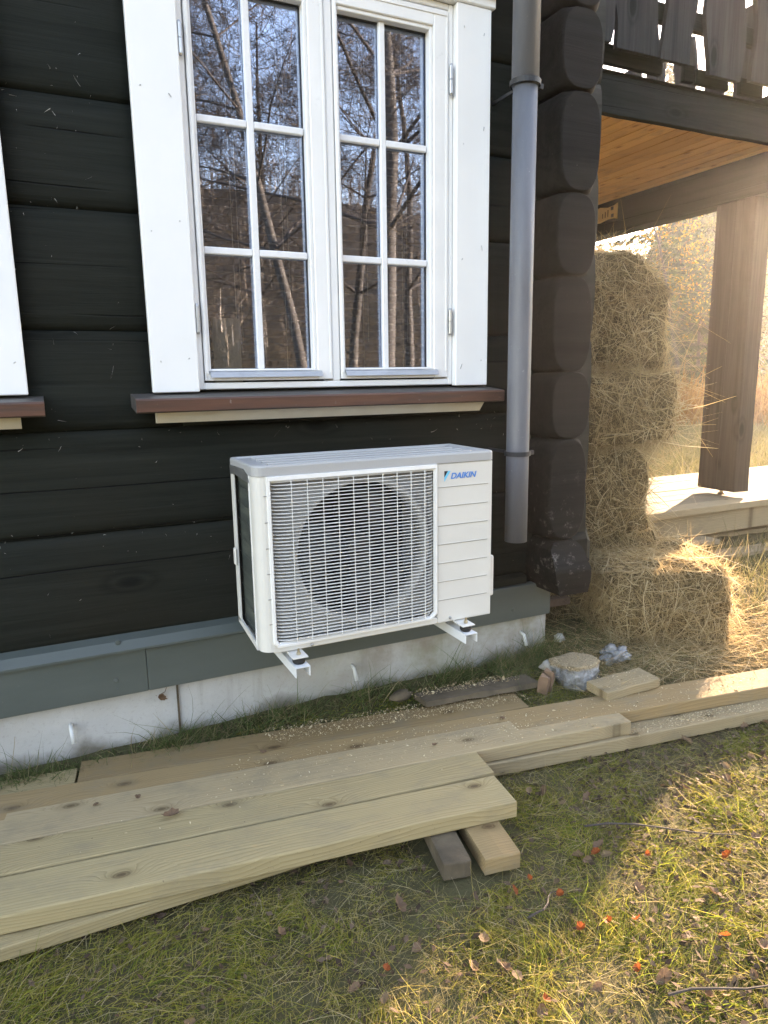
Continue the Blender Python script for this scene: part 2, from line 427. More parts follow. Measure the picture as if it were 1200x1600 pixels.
fibre('leaf_brown', [(0.0, (0.11, 0.065, 0.042)), (0.5, (0.17, 0.105, 0.065)), (1.0, (0.16, 0.10, 0.066))], 0.15, 0.75)
fibre('leaf_tan', [(0.0, (0.16, 0.105, 0.06)), (1.0, (0.23, 0.16, 0.10))], 0.25, 0.8)
fibre('litter', [(0.0, (0.035, 0.023, 0.016)), (0.5, (0.075, 0.048, 0.032)), (1.0, (0.13, 0.09, 0.06))], 0.1, 0.9)
fibre('chips', [(0.0, (0.30, 0.21, 0.11)), (0.6, (0.50, 0.39, 0.23)), (1.0, (0.68, 0.58, 0.40))], 0.1)

# ------------------------------------------------------------------ object helpers
WL = {}          # world location of every object that may carry children
def link(o, parent=None, loc=(0, 0, 0)):
    COL.objects.link(o)
    o.location = loc
    if parent is not None: o.parent = parent
    base = WL[parent.name] if parent is not None else Vector((0, 0, 0))
    WL[o.name] = base + Vector(loc)
    return o
def tag(o, label=None, cat=None, group=None, kind=None):
    if label: o['label'] = label
    if cat: o['category'] = cat
    if group: o['group'] = group
    if kind: o['kind'] = kind
    return o
def thing(name, loc, label, cat, group=None, rz=0):
    o = bpy.data.objects.new(name, None)
    o.empty_display_size = 0.1
    link(o, None, loc); o.rotation_euler[2] = rz
    return tag(o, label, cat, group)
def obj(name, me, mat=None, parent=None, loc=(0, 0, 0), smooth=False):
    if mat and not me.materials:
        me.materials.append(MAT[mat])
    if smooth:
        me.polygons.foreach_set('use_smooth', [True] * len(me.polygons))
    return link(bpy.data.objects.new(name, me), parent, loc)
def copy_tree(o, loc, label=None):
    c = o.copy(); COL.objects.link(c); c.location = loc
    if label: c['label'] = label
    for ch in o.children:
        d = ch.copy(); COL.objects.link(d); d.parent = c
        for g in ch.children:
            e = g.copy(); COL.objects.link(e); e.parent = d
    return c

class MB:
    def __init__(s): s.bm = bmesh.new()
    def box(s, x0, x1, y0, y1, z0, z1, bev=0.0, seg=1):
        r = bmesh.ops.create_cube(s.bm, size=1.0)
        vs = r['verts']
        for v in vs:
            v.co = Vector(((x0 + x1) / 2 + v.co.x * (x1 - x0), (y0 + y1) / 2 + v.co.y * (y1 - y0), (z0 + z1) / 2 + v.co.z * (z1 - z0)))
        if bev > 0:
            es = list({e for v in vs for e in v.link_edges})
            bmesh.ops.bevel(s.bm, geom=es, offset=bev, segments=seg, profile=0.5, affect='EDGES')
        return s
    def loft(s, rings, closed=True, caps=True):
        rows = [[s.bm.verts.new(p) for p in r] for r in rings]
        n = len(rows[0])
        for a, b in zip(rows, rows[1:]):
            for i in range(n if closed else n - 1):
                j = (i + 1) % n
                s.bm.faces.new((a[i], a[j], b[j], b[i]))
        if caps and closed:
            s.bm.faces.new(rows[0][::-1]); s.bm.faces.new(rows[-1])
        return s
    def tube(s, pts, rad, n=8, caps=True):
        pts = [Vector(p) for p in pts]
        if not isinstance(rad, (list, tuple)): rad = [rad] * len(pts)
        rings = []
        up = Vector((0, 0, 1))
        for i, p in enumerate(pts):
            d = (pts[min(i + 1, len(pts) - 1)] - pts[max(i - 1, 0)]).normalized()
            u = d.cross(up)
            if u.length < 1e-3: u = d.cross(Vector((1, 0, 0)))
            u.normalize(); w = d.cross(u)
            rings.append([p + (u * math.cos(2 * PI * k / n) + w * math.sin(2 * PI * k / n)) * rad[i] for k in range(n)])
        return s.loft(rings, True, caps)
    def quad(s, *p):
        s.bm.faces.new([s.bm.verts.new(q) for q in p]); return s
    def mesh(s, name, off=None):
        if off is not None: bmesh.ops.translate(s.bm, verts=s.bm.verts, vec=-off)
        bmesh.ops.recalc_face_normals(s.bm, faces=s.bm.faces)
        me = bpy.data.meshes.new(name); s.bm.to_mesh(me); s.bm.free()
        return me
    def build(s, name, mat, parent=None, smooth=False, at=None):
        """mesh given in absolute coordinates"""
        if parent is not None:
            me = s.mesh(name, WL[parent.name] + Vector(at or (0, 0, 0)))
            return obj(name, me, mat, parent, at or (0, 0, 0), smooth)
        me = s.mesh(name, Vector(at or (0, 0, 0)))
        return obj(name, me, mat, None, at or (0, 0, 0), smooth)

def npmesh(name, V, F, attr=None, mat=None):
    """V (n,3), F (m,k) arrays"""
    me = bpy.data.meshes.new(name)
    me.vertices.add(len(V)); me.vertices.foreach_set('co', V.astype(np.float32).ravel())
    k = F.shape[1]
    me.loops.add(F.size); me.loops.foreach_set('vertex_index', F.astype(np.int32).ravel())
    me.polygons.add(len(F))
    me.polygons.foreach_set('loop_start', np.arange(0, F.size, k, dtype=np.int32))
    me.polygons.foreach_set('loop_total', np.full(len(F), k, dtype=np.int32))
    me.update(calc_edges=True)
    if attr is not None:
        a = me.attributes.new('v', 'FLOAT', 'POINT'); a.data.foreach_set('value', attr.astype(np.float32))
    if mat: me.materials.append(MAT[mat])
    return me
def nrm(a): return a / np.maximum(np.linalg.norm(a, axis=1, keepdims=True), 1e-9)
def ribbons(P, D, L, W, B, seg=3, val=None, tip=0.15):
    """flat tapered strands: base P, direction D, length L, width W, bend vector B"""
    n = len(P)
    side = nrm(np.cross(D, nrm(RS.normal(size=(n, 3)))))
    V = np.zeros((n, seg + 1, 2, 3))
    for i in range(seg + 1):
        u = i / seg
        c = P + D * (L * u)[:, None] + B * (u * u)
        w = (W * (1 - (1 - tip) * u ** 1.5) * 0.5)[:, None]
        V[:, i, 0] = c - side * w
        V[:, i, 1] = c + side * w
    idx = np.arange(n * (seg + 1) * 2).reshape(n, seg + 1, 2)
    F = np.stack([idx[:, :-1, 0], idx[:, :-1, 1], idx[:, 1:, 1], idx[:, 1:, 0]], -1).reshape(-1, 4)
    val = RS.rand(n) if val is None else val
    return V.reshape(-1, 3), F, np.repeat(val, (seg + 1) * 2)
def join(parts):
    V, F, A, o = [], [], [], 0
    for v, f, a in parts:
        V.append(v); F.append(f + o); A.append(a); o += len(v)
    return np.concatenate(V), np.concatenate(F), np.concatenate(A)
def quads(C, N, size, val=None, aspect=1.6):
    """loose little leaves centred on C"""
    n = len(C)
    a = nrm(np.cross(N, nrm(RS.normal(size=(n, 3)))))
    b = np.cross(nrm(N), a)
    s = size[:, None]
    V = np.stack([C - a * s * aspect, C - b * s * 0.6, C + a * s * aspect, C + b * s * 0.6], 1)
    idx = np.arange(n * 4).reshape(n, 4)
    val = RS.rand(n) if val is None else val
    return V.reshape(-1, 3), idx, np.repeat(val, 4)

def sstep(t): 
    t = np.clip(t, 0, 1); return t * t * (3 - 2 * t)
def gz(x, y):
    """height of the ground relative to the eye"""
    x = np.asarray(x, float); y = np.asarray(y, float)
    z = -1.275 + 0.125 * sstep((y - np.where(x > 1.5, 1.5, 1.95)) / np.where(x > 1.5, 0.8, 0.36))
    z = np.where(x > 1.5, z, z + 0.0)
    z = z - 0.05 * sstep((y - 3.0) / 3.0) * sstep((x - 1.5) / 1.5)
    z = z + 0.012 * np.sin(x * 3.1 + 1.3 * np.sin(y * 2.3)) * np.cos(y * 2.7 + x)
    far = sstep((np.hypot(x, y) - 6) / 20)
    z = z + far * (0.12 * np.sin(x * 0.31) * np.cos(y * 0.27))
    return z
def gzf(x, y): return float(gz(x, y))

# ------------------------------------------------------------------ ground
def grid_ground():
    xs = np.unique(np.concatenate([np.linspace(-300, -12, 20), np.linspace(-12, -1, 14), np.linspace(-1, 5, 110), np.linspace(5, 14, 24), np.linspace(14, 60, 24), np.linspace(60, 320, 14)]))
    ys = np.unique(np.concatenate([np.linspace(-300, -12, 20), np.linspace(-12, 0.2, 24), np.linspace(0.2, 5, 90), np.linspace(5, 14, 24), np.linspace(14, 60, 24), np.linspace(60, 320, 14)]))
    X, Y = np.meshgrid(xs, ys)
    Z = gz(X, Y)
    near = (np.abs(X - 2) < 3.2) & (Y > 0) & (Y < 5)
    nz = np.zeros_like(Z)
    for i, j in zip(*np.where(near)):
        nz[i, j] = 0.013 * mnoise.noise(Vector((X[i, j] * 7, Y[i, j] * 7, 0))) + 0.006 * mnoise.noise(Vector((X[i, j] * 22, Y[i, j] * 22, 3)))
    Z += nz
    ny, nx = X.shape
    idx = np.arange(nx * ny).reshape(ny, nx)
    F = np.stack([idx[:-1, :-1], idx[:-1, 1:], idx[1:, 1:], idx[1:, :-1]], -1).reshape(-1, 4)
    me = npmesh('ground', np.stack([X, Y, Z], -1).reshape(-1, 3), F, None, 'soil')
    o = obj('ground', me, None, smooth=True)
    tag(o, 'trodden lawn and meadow ground around the log house', kind='structure')
grid_ground()

def hill(name, cx, cy, dx, dy, length, depth, h, label, seed):
    """a wooded ridge: centre, direction, size"""
    d = Vector((dx, dy, 0)).normalized(); p = Vector((-d.y, d.x, 0))
    nu, nv = 110, 26
    V = np.zeros((nv, nu, 3))
    for j in range(nv):
        for i in range(nu):
            u = (i / (nu - 1) - 0.5) * length; w = (j / (nv - 1) - 0.5) * depth
            prof = max(0.0, math.cos(PI * (j / (nv - 1) - 0.5))) ** 0.8
            edge = min(1, 4 * (0.5 - abs(i / (nu - 1) - 0.5)))
            nse = 0.75 + 0.3 * mnoise.noise(Vector((u * 0.008 + seed, w * 0.01, seed))) + 0.05 * mnoise.noise(Vector((u * 0.08, w * 0.08, seed))) + 0.018 * mnoise.noise(Vector((u * 0.45, w * 0.3, seed)))
            V[j, i] = (cx + d.x * u + p.x * w, cy + d.y * u + p.y * w, -1.6 + h * prof * edge * nse)
    idx = np.arange(nu * nv).reshape(nv, nu)
    F = np.stack([idx[:-1, :-1], idx[:-1, 1:], idx[1:, 1:], idx[1:, :-1]], -1).reshape(-1, 4)
    tag(obj(name, npmesh(name, V.reshape(-1, 3), F, None, 'hill_wood'), None, smooth=True), label, kind='structure')
hill('hill', 80, 92, 150, -130, 260, 70, 22, 'low wooded ridge beyond the meadow', 2.0)
hill('hill', 50, -95, 1, 0.12, 330, 90, 31, 'brown wooded hillside facing the log house', 5.0)

# ------------------------------------------------------------------ log house
HB = Vector((1.8, 2.3, -1.15))
house = thing('log_house', HB, 'dark stained log house with white cased windows above a concrete plinth', 'house')
YW = 2.25
def log_profile(zlo, zhi, cl, ch, y0, bulge, seed, x, n=16):
    pts = []
    for i in range(n + 1):
        z = cl + (ch - cl) * i / n
        t = (z - (zlo + zhi) / 2) / ((zhi - zlo) / 2)
        y = y0 + bulge * (0.45 * abs(t) ** 2.2 + 0.55 * abs(t) ** 8) + 0.004 * mnoise.noise(Vector((x * 1.3, z * 5, seed))) + 0.002 * mnoise.noise(Vector((x * 4, z * 16, seed)))
        pts.append((x, y, z))
    return pts
def front_log(x0, x1, zlo, zhi, cl, ch, seed, bulge=0.016, endround=False):
    m = MB(); rings = []
    nx = max(2, int((x1 - x0) / 0.12))
    xs = [x0 + (x1 - x0) * i / nx for i in range(nx + 1)]
    for x in xs:
        p = log_profile(zlo, zhi, cl, ch, YW, bulge, seed, x)
        p += [(x, YW + 0.17, ch), (x, YW + 0.17, cl)]
        rings.append(p)
    m.loft(rings)
    return m
WZ = [-0.80, -0.456, -0.145, 0.143, 0.475, 0.765, 1.07, 1.38, 1.68, 1.99, 2.30, 2.60, 2.90, 3.20]
OPX = [(-1.17, -0.12), (0.38, 1.37)]; OPZ = (-0.035, 1.27)
for k in range(len(WZ) - 1):
    zl, zh = WZ[k], WZ[k + 1]
    g = 0.0012
    segs = []
    if zh <= OPZ[0] or zl >= OPZ[1]:
        segs = [(-4.2, 2.0, zl + g, zh - g)]
    else:
        xs = [-4.2, OPX[0][0], OPX[0][1], OPX[1][0], OPX[1][1], 2.0]
        for a, b in ((0, 1), (2, 3), (4, 5)): segs.append((xs[a], xs[b], zl + g, zh - g))
        for a, b in ((1, 2), (3, 4)):
            if zl < OPZ[0]: segs.append((xs[a], xs[b], zl + g, OPZ[0]))
            if zh > OPZ[1]: segs.append((xs[a], xs[b], OPZ[1], zh - g))
    for (a, b, c0, c1) in segs:
        front_log(a, b, zl, zh, c0, c1, k * 3.7).build('wall_log', 'stain_x', house, smooth=False)
for o in house.children:
    for p in o.data.polygons: p.use_smooth = len(p.vertices) == 4
# gable wall logs, their rounded ends stand proud of the front wall
CZ = [-0.632, -0.242, 0.006, 0.349, 0.632, 0.962, 1.22, 1.53, 1.84, 2.15, 2.46, 2.77, 3.08]
def oval(cx, w, z0, z1, n=36, e=2.9):
    cz, h = (z0 + z1) / 2, (z1 - z0) / 2
    out = []
    for i in range(n):
        a = 2 * PI * i / n
        c, s_ = math.cos(a), math.sin(a)
        out.append((cx + w * math.copysign(abs(c) ** (2 / e), c), cz + h * math.copysign(abs(s_) ** (2 / (e * 1.0)), s_)))
    return out
for k in range(len(CZ) - 1):
    m = MB()
    ov = oval(1.776 + 0.004 * math.sin(k * 2.1), 0.0885, CZ[k] + 0.001, CZ[k + 1] - 0.001)
    cx, cz = 1.776, (CZ[k] + CZ[k + 1]) / 2
    full = oval(1.776 + 0.004 * math.sin(k * 2.1), 0.0875, CZ[k] + 0.001, CZ[k + 1] - 0.001, e=6.5)
    rings = []
    for (yy, sc) in ((2.1 + 0.003 * math.sin(k), 0.955), (2.103, 0.985), (2.108, 1.0), (2.130, 1.0), (2.6, 1.0), (5.0, 1.0), (8.5, 1.0)):
        rings.append([(cx + (x - cx) * (1 - (1 - sc) * 1.4), yy, cz + (z - cz) * (1 - (1 - sc) * 0.8)) for x, z in (full if yy > 2.12 else ov)])
    m.loft(rings)
    o = m.build('gable_log', 'stain_end', house)
    for p in o.data.polygons: p.use_smooth = len(p.vertices) == 4
# lowest gable log with its cut, sloping end
m = MB()
lev = [(-0.850, 1.735, 1.868, 2.075), (-0.80, 1.712, 1.874, 2.068), (-0.755, 1.700, 1.872, 2.064), (-0.742, 1.700, 1.870, 2.067), (-0.67, 1.704, 1.855, 2.103), (-0.640, 1.73, 1.825, 2.118)]
m.loft([[(xa, yf, z), (xb, yf - 0.004, z), (xb, 2.5, z), (xb, 8.5, z), (xa, 8.5, z), (xa, 2.5, z)] for z, xa, xb, yf in lev])
m.build('gable_log', 'stain_end', house)
MB().box(-4.2, 1.70, 2.30, 2.42, -1.0, -0.80, 0.003).build('sole_beam', 'stain_x', house)
m = MB()    # foot of the log wall end beyond the corner
prof = [(2.265, -0.62), (2.235, -0.68), (2.235, -0.76), (2.28, -0.84), (2.42, -0.84), (2.42, -0.62)]
m.loft([[(1.895, y, z) for y, z in prof], [(2.0, y, z) for y, z in prof], [(2.03, y + 0.015, z - 0.02) for y, z in prof]])
m.build('wall_log', 'stain_x', house)
# plinth, metal skirt, drip flashing
m = MB()
nx = 60
rings = []
for i in range(nx + 1):
    x = -4.2 + (1.815 + 4.2) * i / nx
    rings.append([(x, YW + 0.012 + 0.002 * mnoise.noise(Vector((x * 3, 0, 0))), -1.4), (x, YW + 0.012 + 0.002 * mnoise.noise(Vector((x * 3, 0, 2))), -1.1), (x, YW + 0.01, -0.95), (x, YW + 0.25, -0.95), (x, YW + 0.25, -1.4)])
plinth = m.loft(rings).build('plinth', 'concrete', house)
MB().box(1.57, 1.82, YW + 0.27, 8.4, -1.4, -0.95).build('plinth', 'concrete', house)
MB().box(0.300, 0.306, YW + 0.004, YW + 0.0145, -1.25, -0.97).build('expansion_joint', 'rotten_board', plinth)
for a, b, zt in ((-4.2, 0.2115, -0.832), (0.2125, 1.806, -0.834)):
    MB().box(a, b, 2.222, 2.256, -0.975, zt, 0.002).build('skirt_board', 'skirt_metal', house)
m = MB()
prof = [(2.300, -0.772), (2.228, -0.797), (2.208, -0.822), (2.208, -0.829), (2.228, -0.829), (2.300, -0.80)]
m.loft([[(x, y, z) for y, z in prof] for x in (-4.2, 1.40)]).build('drip_flashing', 'skirt_metal', house)
m = MB()
prof = [(2.300, -0.785), (2.232, -0.80), (2.232, -0.830), (2.300, -0.829)]
m.loft([[(x, y, z) for y, z in prof] for x in (1.4015, 1.69)]).build('skirting_board', 'stain_x', house)
def screw_head(x, y, z, r, mat, parent):
    m = MB(); m.tube([(x, y, z), (x, y - 0.003, z), (x, y - 0.004, z)], [r * 1.05, r, r * 0.6], 12)
    m.build('screw', mat, parent, smooth=False)
for x, z in ((0.132, -0.797), (0.117, -0.921), (1.62, -0.93), (0.119, -0.951)):
    screw_head(x, 2.2235 if z < -0.83 else 2.222, z, 0.008 if z != -0.951 else 0.003, 'skirt_metal', house)
for x, z in ((-0.024, -1.065), (0.927, -1.055), (1.686, -1.06)):
    m = MB(); m.tube([(x, 2.268, z + 0.012), (x, 2.235, z + 0.008), (x + 0.004, 2.222, z - 0.035)], [0.0065, 0.0065, 0.0075], 8)
    m.build('weep_pipe', 'pipe_stub', house, smooth=True)
# rest of the house: back, far gable, roof
MB().box(-4.2, 1.86, 8.3, 8.5, -1.1, 3.2).build('back_wall', 'stain_x', house)
MB().box(-4.2, -4.0, 2.45, 8.28, -1.1, 3.2).build('end_wall', 'stain_y', house)
MB().box(-3.98, 1.68, 2.45, 8.28, -1.02, -0.90).build('floor_slab', 'interior', house)
MB().box(-3.98, 1.68, 2.45, 8.28, 1.55, 1.62).build('upper_floor', 'interior', house)
for sgn in (0, 1):
    m = MB()
    y0, y1 = (1.95, 5.4) if sgn == 0 else (8.85, 5.4)
    m.loft([[(x, y0, 3.14), (x, y1, 4.75), (x, y1, 4.95), (x, y0, 3.34)] for x in (-4.8, 2.5)])
    m.build('roof', 'roof_dark', house)
for x in (1.8, -4.1):
    m = MB(); m.loft([[(x - 0.06, 2.4, 3.2), (x - 0.06, 8.4, 3.2), (x - 0.06, 5.4, 4.6)], [(x + 0.06, 2.4, 3.2), (x + 0.06, 8.4, 3.2), (x + 0.06, 5.4, 4.6)]])
    m.build('gable', 'stain_y', house)

# windows: each window is a part of the house, its casings, sashes, bars, panes and hinges sub-parts
def make_window(dx):
    s = 2.22 / 2.25
    m = MB()     # fixed frame with its rebates
    x0, x1, z0, z1 = 0.430, 1.333, -0.032, 1.195
    t_ = 0.03
    def fr(m, a, b, c, d, w, yf, yb, bev=0.003, wb=None):
        wb = w if wb is None else wb
        m.box(a + dx, a + w + dx, yf, yb, c, d, bev); m.box(b - w + dx, b + dx, yf, yb, c, d, bev)
        m.box(a + w + dx, b - w + dx, yf, yb, c, c + wb, bev); m.box(a + w + dx, b - w + dx, yf, yb, d - w, d, bev)
    fr(m, x0, x1, z0, z1, 0.018, 2.226, 2.33, wb=0.02)
    m.box(0.874 + dx, 0.900 + dx, 2.226, 2.32, z0 + 0.02, z1 - 0.018, 0.003)
    win = m.build('window', 'white_frame', house)
    # casings
    sub = lambda mm, name, mat, sm=False: mm.build(name, mat, win, sm)
    m = MB(); m.box(0.292 + dx, 0.4285 + dx, 2.203, 2.232, -0.038, 1.196, 0.0025); m.box(0.4285 + dx, 0.4315 + dx, 2.235, 2.30, -0.038, 1.21); sub(m, 'casing', 'white_paint')
    m = MB(); m.box(1.334 + dx, 1.468 + dx, 2.203, 2.232, -0.036, 1.196, 0.0025); sub(m, 'casing', 'white_paint')
    m = MB(); m.box(0.27 + dx, 1.482 + dx, 2.196, 2.234, 1.1965, 1.36, 0.004); sub(m, 'head_casing', 'white_paint')
    m = MB(); m.box(0.262 + dx, 1.494 + dx, 2.176, 2.194, 1.225, 1.25, 0.003); sub(m, 'head_casing', 'white_paint')
    m = MB(); m.box(0.46 + dx, 1.30 + dx, 2.25, 2.3, -0.034, -0.0315); sub(m, 'seal', 'seal_black')
    # sashes
    for (a, b, pa, pb) in ((0.4515, 0.8715, 0.4715, 0.808), (0.9025, 1.3125, 0.9205, 1.245)):
        m = MB()
        zb, zt = -0.006, 1.172
        gb, gt = 0.030, 1.108
        a2, b2 = a + 0.0, b
        yf = 2.222
        # outer moulding then inner step
        m.box(a2 + dx, pa - 0.012 + dx, yf, 2.29, zb, zt, 0.0025); m.box(pb + 0.012 + dx, b2 + dx, yf, 2.29, zb, zt, 0.0025)
        m.box(pa - 0.012 + dx, pb + 0.012 + dx, yf, 2.29, zb, gb - 0.012, 0.0025); m.box(pa - 0.012 + dx, pb + 0.012 + dx, yf, 2.29, gt + 0.012, zt, 0.0025)
        yi = yf + 0.007
        m.box(pa - 0.012 + dx, pa + dx, yi, 2.28, gb - 0.012, gt + 0.012, 0.002); m.box(pb + dx, pb + 0.012 + dx, yi, 2.28, gb - 0.012, gt + 0.012, 0.002)
        m.box(pa + dx, pb + dx, yi, 2.28, gb - 0.012, gb, 0.002); m.box(pa + dx, pb + dx, yi, 2.28, gt, gt + 0.012, 0.002)
        # fine mould line round the outer moulding
        m.box(a2 + 0.004 + dx, b2 - 0.004 + dx, yf - 0.003, yf - 0.0005, zt - 0.018, zt - 0.006, 0.001)
        m.box(a2 + 0.003 + dx, a2 + 0.011 + dx, yf - 0.003, yf - 0.0005, zb + 0.02, zt - 0.02, 0.001)
        m.box(b2 - 0.011 + dx, b2 - 0.003 + dx, yf - 0.003, yf - 0.0005, zb + 0.02, zt - 0.02, 0.001)
        sub(m, 'sash', 'white_frame')
        # aluminium bead at the foot
        m = MB()
        m.loft([[(x + dx, 2.250, 0.031), (x + dx, 2.212, 0.020), (x + dx, 2.205, 0.004), (x + dx, 2.211, 0.004), (x + dx, 2.2205, 0.016), (x + dx, 2.250, 0.020)] for x in (pa - 0.006, pb + 0.022)])
        sub(m, 'drip_bead', 'galvanised')
        gx0, gx1, yg = pa, pb, 2.262
        mx = (pa + pb) / 2 - 0.004
        # glazing seal line
        m = MB()
        for q in ((gx0, gx0 + 0.003, gb, gt), (gx1 - 0.003, gx1, gb, gt)): m.box(q[0] + dx, q[1] + dx, yg - 0.005, yg - 0.001, q[2], q[3])
        m.box(gx0 + 0.003 + dx, gx1 - 0.003 + dx, yg - 0.006, yg - 0.001, gt - 0.004, gt)
        sub(m, 'seal', 'seal_black')
        zz = [gb + 0.001, 0.383, 0.751, gt - 0.001]
        hz = 0.0105
        m = MB(); m.box(mx - hz + dx, mx + hz + dx, 2.243, 2.2605, gb, gt, 0.003); sub(m, 'glazing_bar', 'muntin_white')
        for z in zz[1:3]:
            for (p, q) in ((gx0 + 0.003, mx - hz - 0.0005), (mx + hz + 0.0005, gx1 - 0.003)):
                m = MB(); m.box(p + dx, q + dx, 2.2445, 2.2605, z - hz, z + hz, 0.003); sub(m, 'glazing_bar', 'muntin_white')
        for p, q in ((gx0, mx), (mx, gx1)):
            for zl_, zh_ in zip(zz, zz[1:]):
                m = MB(); m.box(p + 0.0005 + dx, q - 0.0005 + dx, yg, yg + 0.003, zl_ + 0.0005, zh_ - 0.0005)
                sub(m, 'pane', 'window_glass')
    for cxn, zs_ in ((0.32, (0.05, 0.42, 0.80, 1.14)), (0.40, (0.06, 0.45, 0.78, 1.12)), (1.36, (0.04, 0.40, 0.77, 1.13)), (1.44, (0.05, 0.43, 0.82, 1.12))):
        for zn in zs_:
            m = MB(); m.tube([(cxn + dx + random.gauss(0, .004), 2.2026, zn + random.gauss(0, .01)), (cxn + dx, 2.2022, zn)], [0.0018, 0.0015], 8); sub(m, 'nail', 'galvanised')
    # hinges
    for hx, zs in ((0.436, ((0.895, 0.985), (0.133, 0.222))), (1.3185, ((0.917, 1.013), (0.14, 0.232)))):
        for za, zb_ in zs:
            m = MB(); mid = (za + zb_) / 2
            m.tube([(hx + dx, 2.214, za), (hx + dx, 2.214, za + 0.006), (hx + dx, 2.214, mid - 0.001)], [0.004, 0.0068, 0.0068], 10)
            m.tube([(hx + dx, 2.214, mid + 0.001), (hx + dx, 2.214, zb_ - 0.006), (hx + dx, 2.214, zb_)], [0.0068, 0.0068, 0.004], 10)
            m.box(hx - 0.001 + dx, hx + 0.001 + dx, 2.216, 2.24, za + 0.006, zb_ - 0.006)
            sub(m, 'hinge', 'galvanised')
    # sill board with the pale board beneath
    m = MB()
    prof = [(2.31, -0.0345), (2.122, -0.053), (2.118, -0.058), (2.119, -0.090), (2.124, -0.094), (2.31, -0.072)]
    m.loft([[(x + dx * 0.988, y, z) for y, z in prof] for x in (0.231, 1.487)]); sub(m, 'sill', 'sill_board')
    m = MB()
    m.loft([[(x + dx * 0.988, y, z) for y, z in ((2.155, -0.0955), (2.185, -0.127), (2.205, -0.127), (2.205, -0.0955))] for x in (0.292, 1.425)]); sub(m, 'sill_apron', 'board_cream')
    return win
make_window(0.0)
make_window(-1.509)

# roller slats behind the glass, and the room
blind = None
for (bx0, bx1, lab) in ((0.455, 0.862, 'brown slatted blind lowered behind the left window sash'), (0.905, 1.30, 'brown slatted blind lowered behind the right window sash')):
    bl = thing('window_blind', (bx0, 2.345, 0.0), lab, 'blind', 'slatted blinds behind the window')
    MB().box(bx0, bx1, 2.34, 2.365, 1.16, 1.19, 0.002).build('head_rail', 'blind', bl)
    m = MB(); m.loft([[(x, 2.334, -0.0035), (x, 2.346, 0.0025), (x, 2.358, 0.0035), (x, 2.358, 0.0015), (x, 2.346, 0.0005), (x, 2.334, -0.0055)] for x in (bx0 + 0.003, bx1 - 0.003)])
    me = m.mesh('slat', Vector((bx0, 2.345, 0.0))); me.materials.append(MAT['blind'])
    for k in range(46):
        link(bpy.data.objects.new('slat', me), bl, (0, 0, 0.012 + 0.0248 * k))
    for cx in (bx0 + 0.13, bx1 - 0.11):
        m = MB(); m.tube([(cx, 2.331, 0.02), (cx, 2.331, 1.17)], 0.0012, 5); m.tube([(cx + 0.018, 2.331, 0.12), (cx + 0.018, 2.331, 1.17)], 0.0009, 5)
        m.build('cord', 'curtain_cream', bl)
MB().box(0.50, 0.59, 2.312, 2.325, -0.02, 0.19, 0.002).build('paper_card', 'curtain_cream')
tag(bpy.data.objects['paper_card'], 'pale card standing inside the left sash at the bottom pane', 'card')

# ------------------------------------------------------------------ veranda (parts of the house)
XB = 4.3
for k in range(23):
    x = 2.03 + k * 0.1005 + 0.049
    me = MB().box(-2.594, 2.594, -0.0492, 0.0492, -0.01, 0.01, 0.003).mesh('ceiling_board'); me.materials.append(MAT['pine_ceiling'])
    o = link(bpy.data.objects.new('ceiling_board', me), house, Vector((x, 5.806, 1.383 + 0.001 * (k % 3))) - HB)
    o.rotation_euler[2] = PI / 2
m = MB()
rings = []
for i in range(41):
    x = 1.95 + (5.3 - 1.95) * i / 40
    jag = 0.006 * mnoise.noise(Vector((x * 14, 0, 1))) + 0.004 * mnoise.noise(Vector((x * 40, 0, 1)))
    rings.append([(x, 3.18, 1.371 + jag), (x, 3.18, 1.562), (x, 3.21, 1.562), (x, 3.21, 1.365 + jag)])
m.loft(rings).build('fascia_beam', 'stain_x', house)
m = MB()
rings = []
for i in range(41):
    x = 1.95 + (5.3 - 1.95) * i / 40
    jag = 0.010 * mnoise.noise(Vector((x * 9, 0, 5)))
    rings.append([(x, 3.168, 1.563), (x, 3.16, 1.570 + jag * 0.3), (x, 3.26, 1.615 + jag), (x, 3.28, 1.5635)])
m.loft(rings).build('drip_board', 'stain_x', house)
MB().box(XB - 0.02, XB + 0.15, 3.215, 8.4, 1.118, 1.368, 0.006).build('veranda_beam', 'stain_y', house)
for (ya, yb) in ((3.3, 3.4), (4.1, 4.2), (4.9, 5.0), (5.7, 5.8)):
    MB().box(2.0, 4.4, ya, yb, 1.394, 1.56).build('floor_joist', 'stain_x', house)
for k in range(9):
    MB().box(1.98, 4.55, 3.24 + k * 0.42, 3.24 + k * 0.42 + 0.12, 1.562, 1.59).build('balcony_board', 'stain_x', house)
# post with a waney edge
m = MB(); rings = []
for i in range(25):
    z = -0.835 + (1.116 + 0.835) * i / 24
    w = 0.008 * mnoise.noise(Vector((0, 0, z * 4))) + 0.013 * max(0, mnoise.noise(Vector((3, 0, z * 11)))) * (1 if -0.3 < z < 0.1 else 0.3)
    rings.append([(XB + 0.0, 3.345, z), (XB + 0.13 + w, 3.335 - w * 0.5, z), (XB + 0.14 + w, 3.37, z), (XB + 0.14, 3.64, z), (XB + 0.005, 3.655 + w * 0.8, z), (XB - 0.004, 3.62, z), (XB - 0.004, 3.5, z), (XB + 0.002, 3.495, z), (XB - 0.003, 3.49, z), (XB - 0.004, 3.36, z)])
post = m.loft(rings).build('veranda_post', 'stain_z', house)
m = MB(); m.tube([(4.37, 3.5, -0.868), (4.37, 3.5, -0.855), (4.37, 3.5, -0.834)], [0.03, 0.012, 0.02], 10); m.build('post_bolt', 'bolt_metal', post)
MB().box(4.28, 4.44, 7.9, 8.2, -1.25, 1.116, 0.006).build('veranda_post', 'stain_z', house)
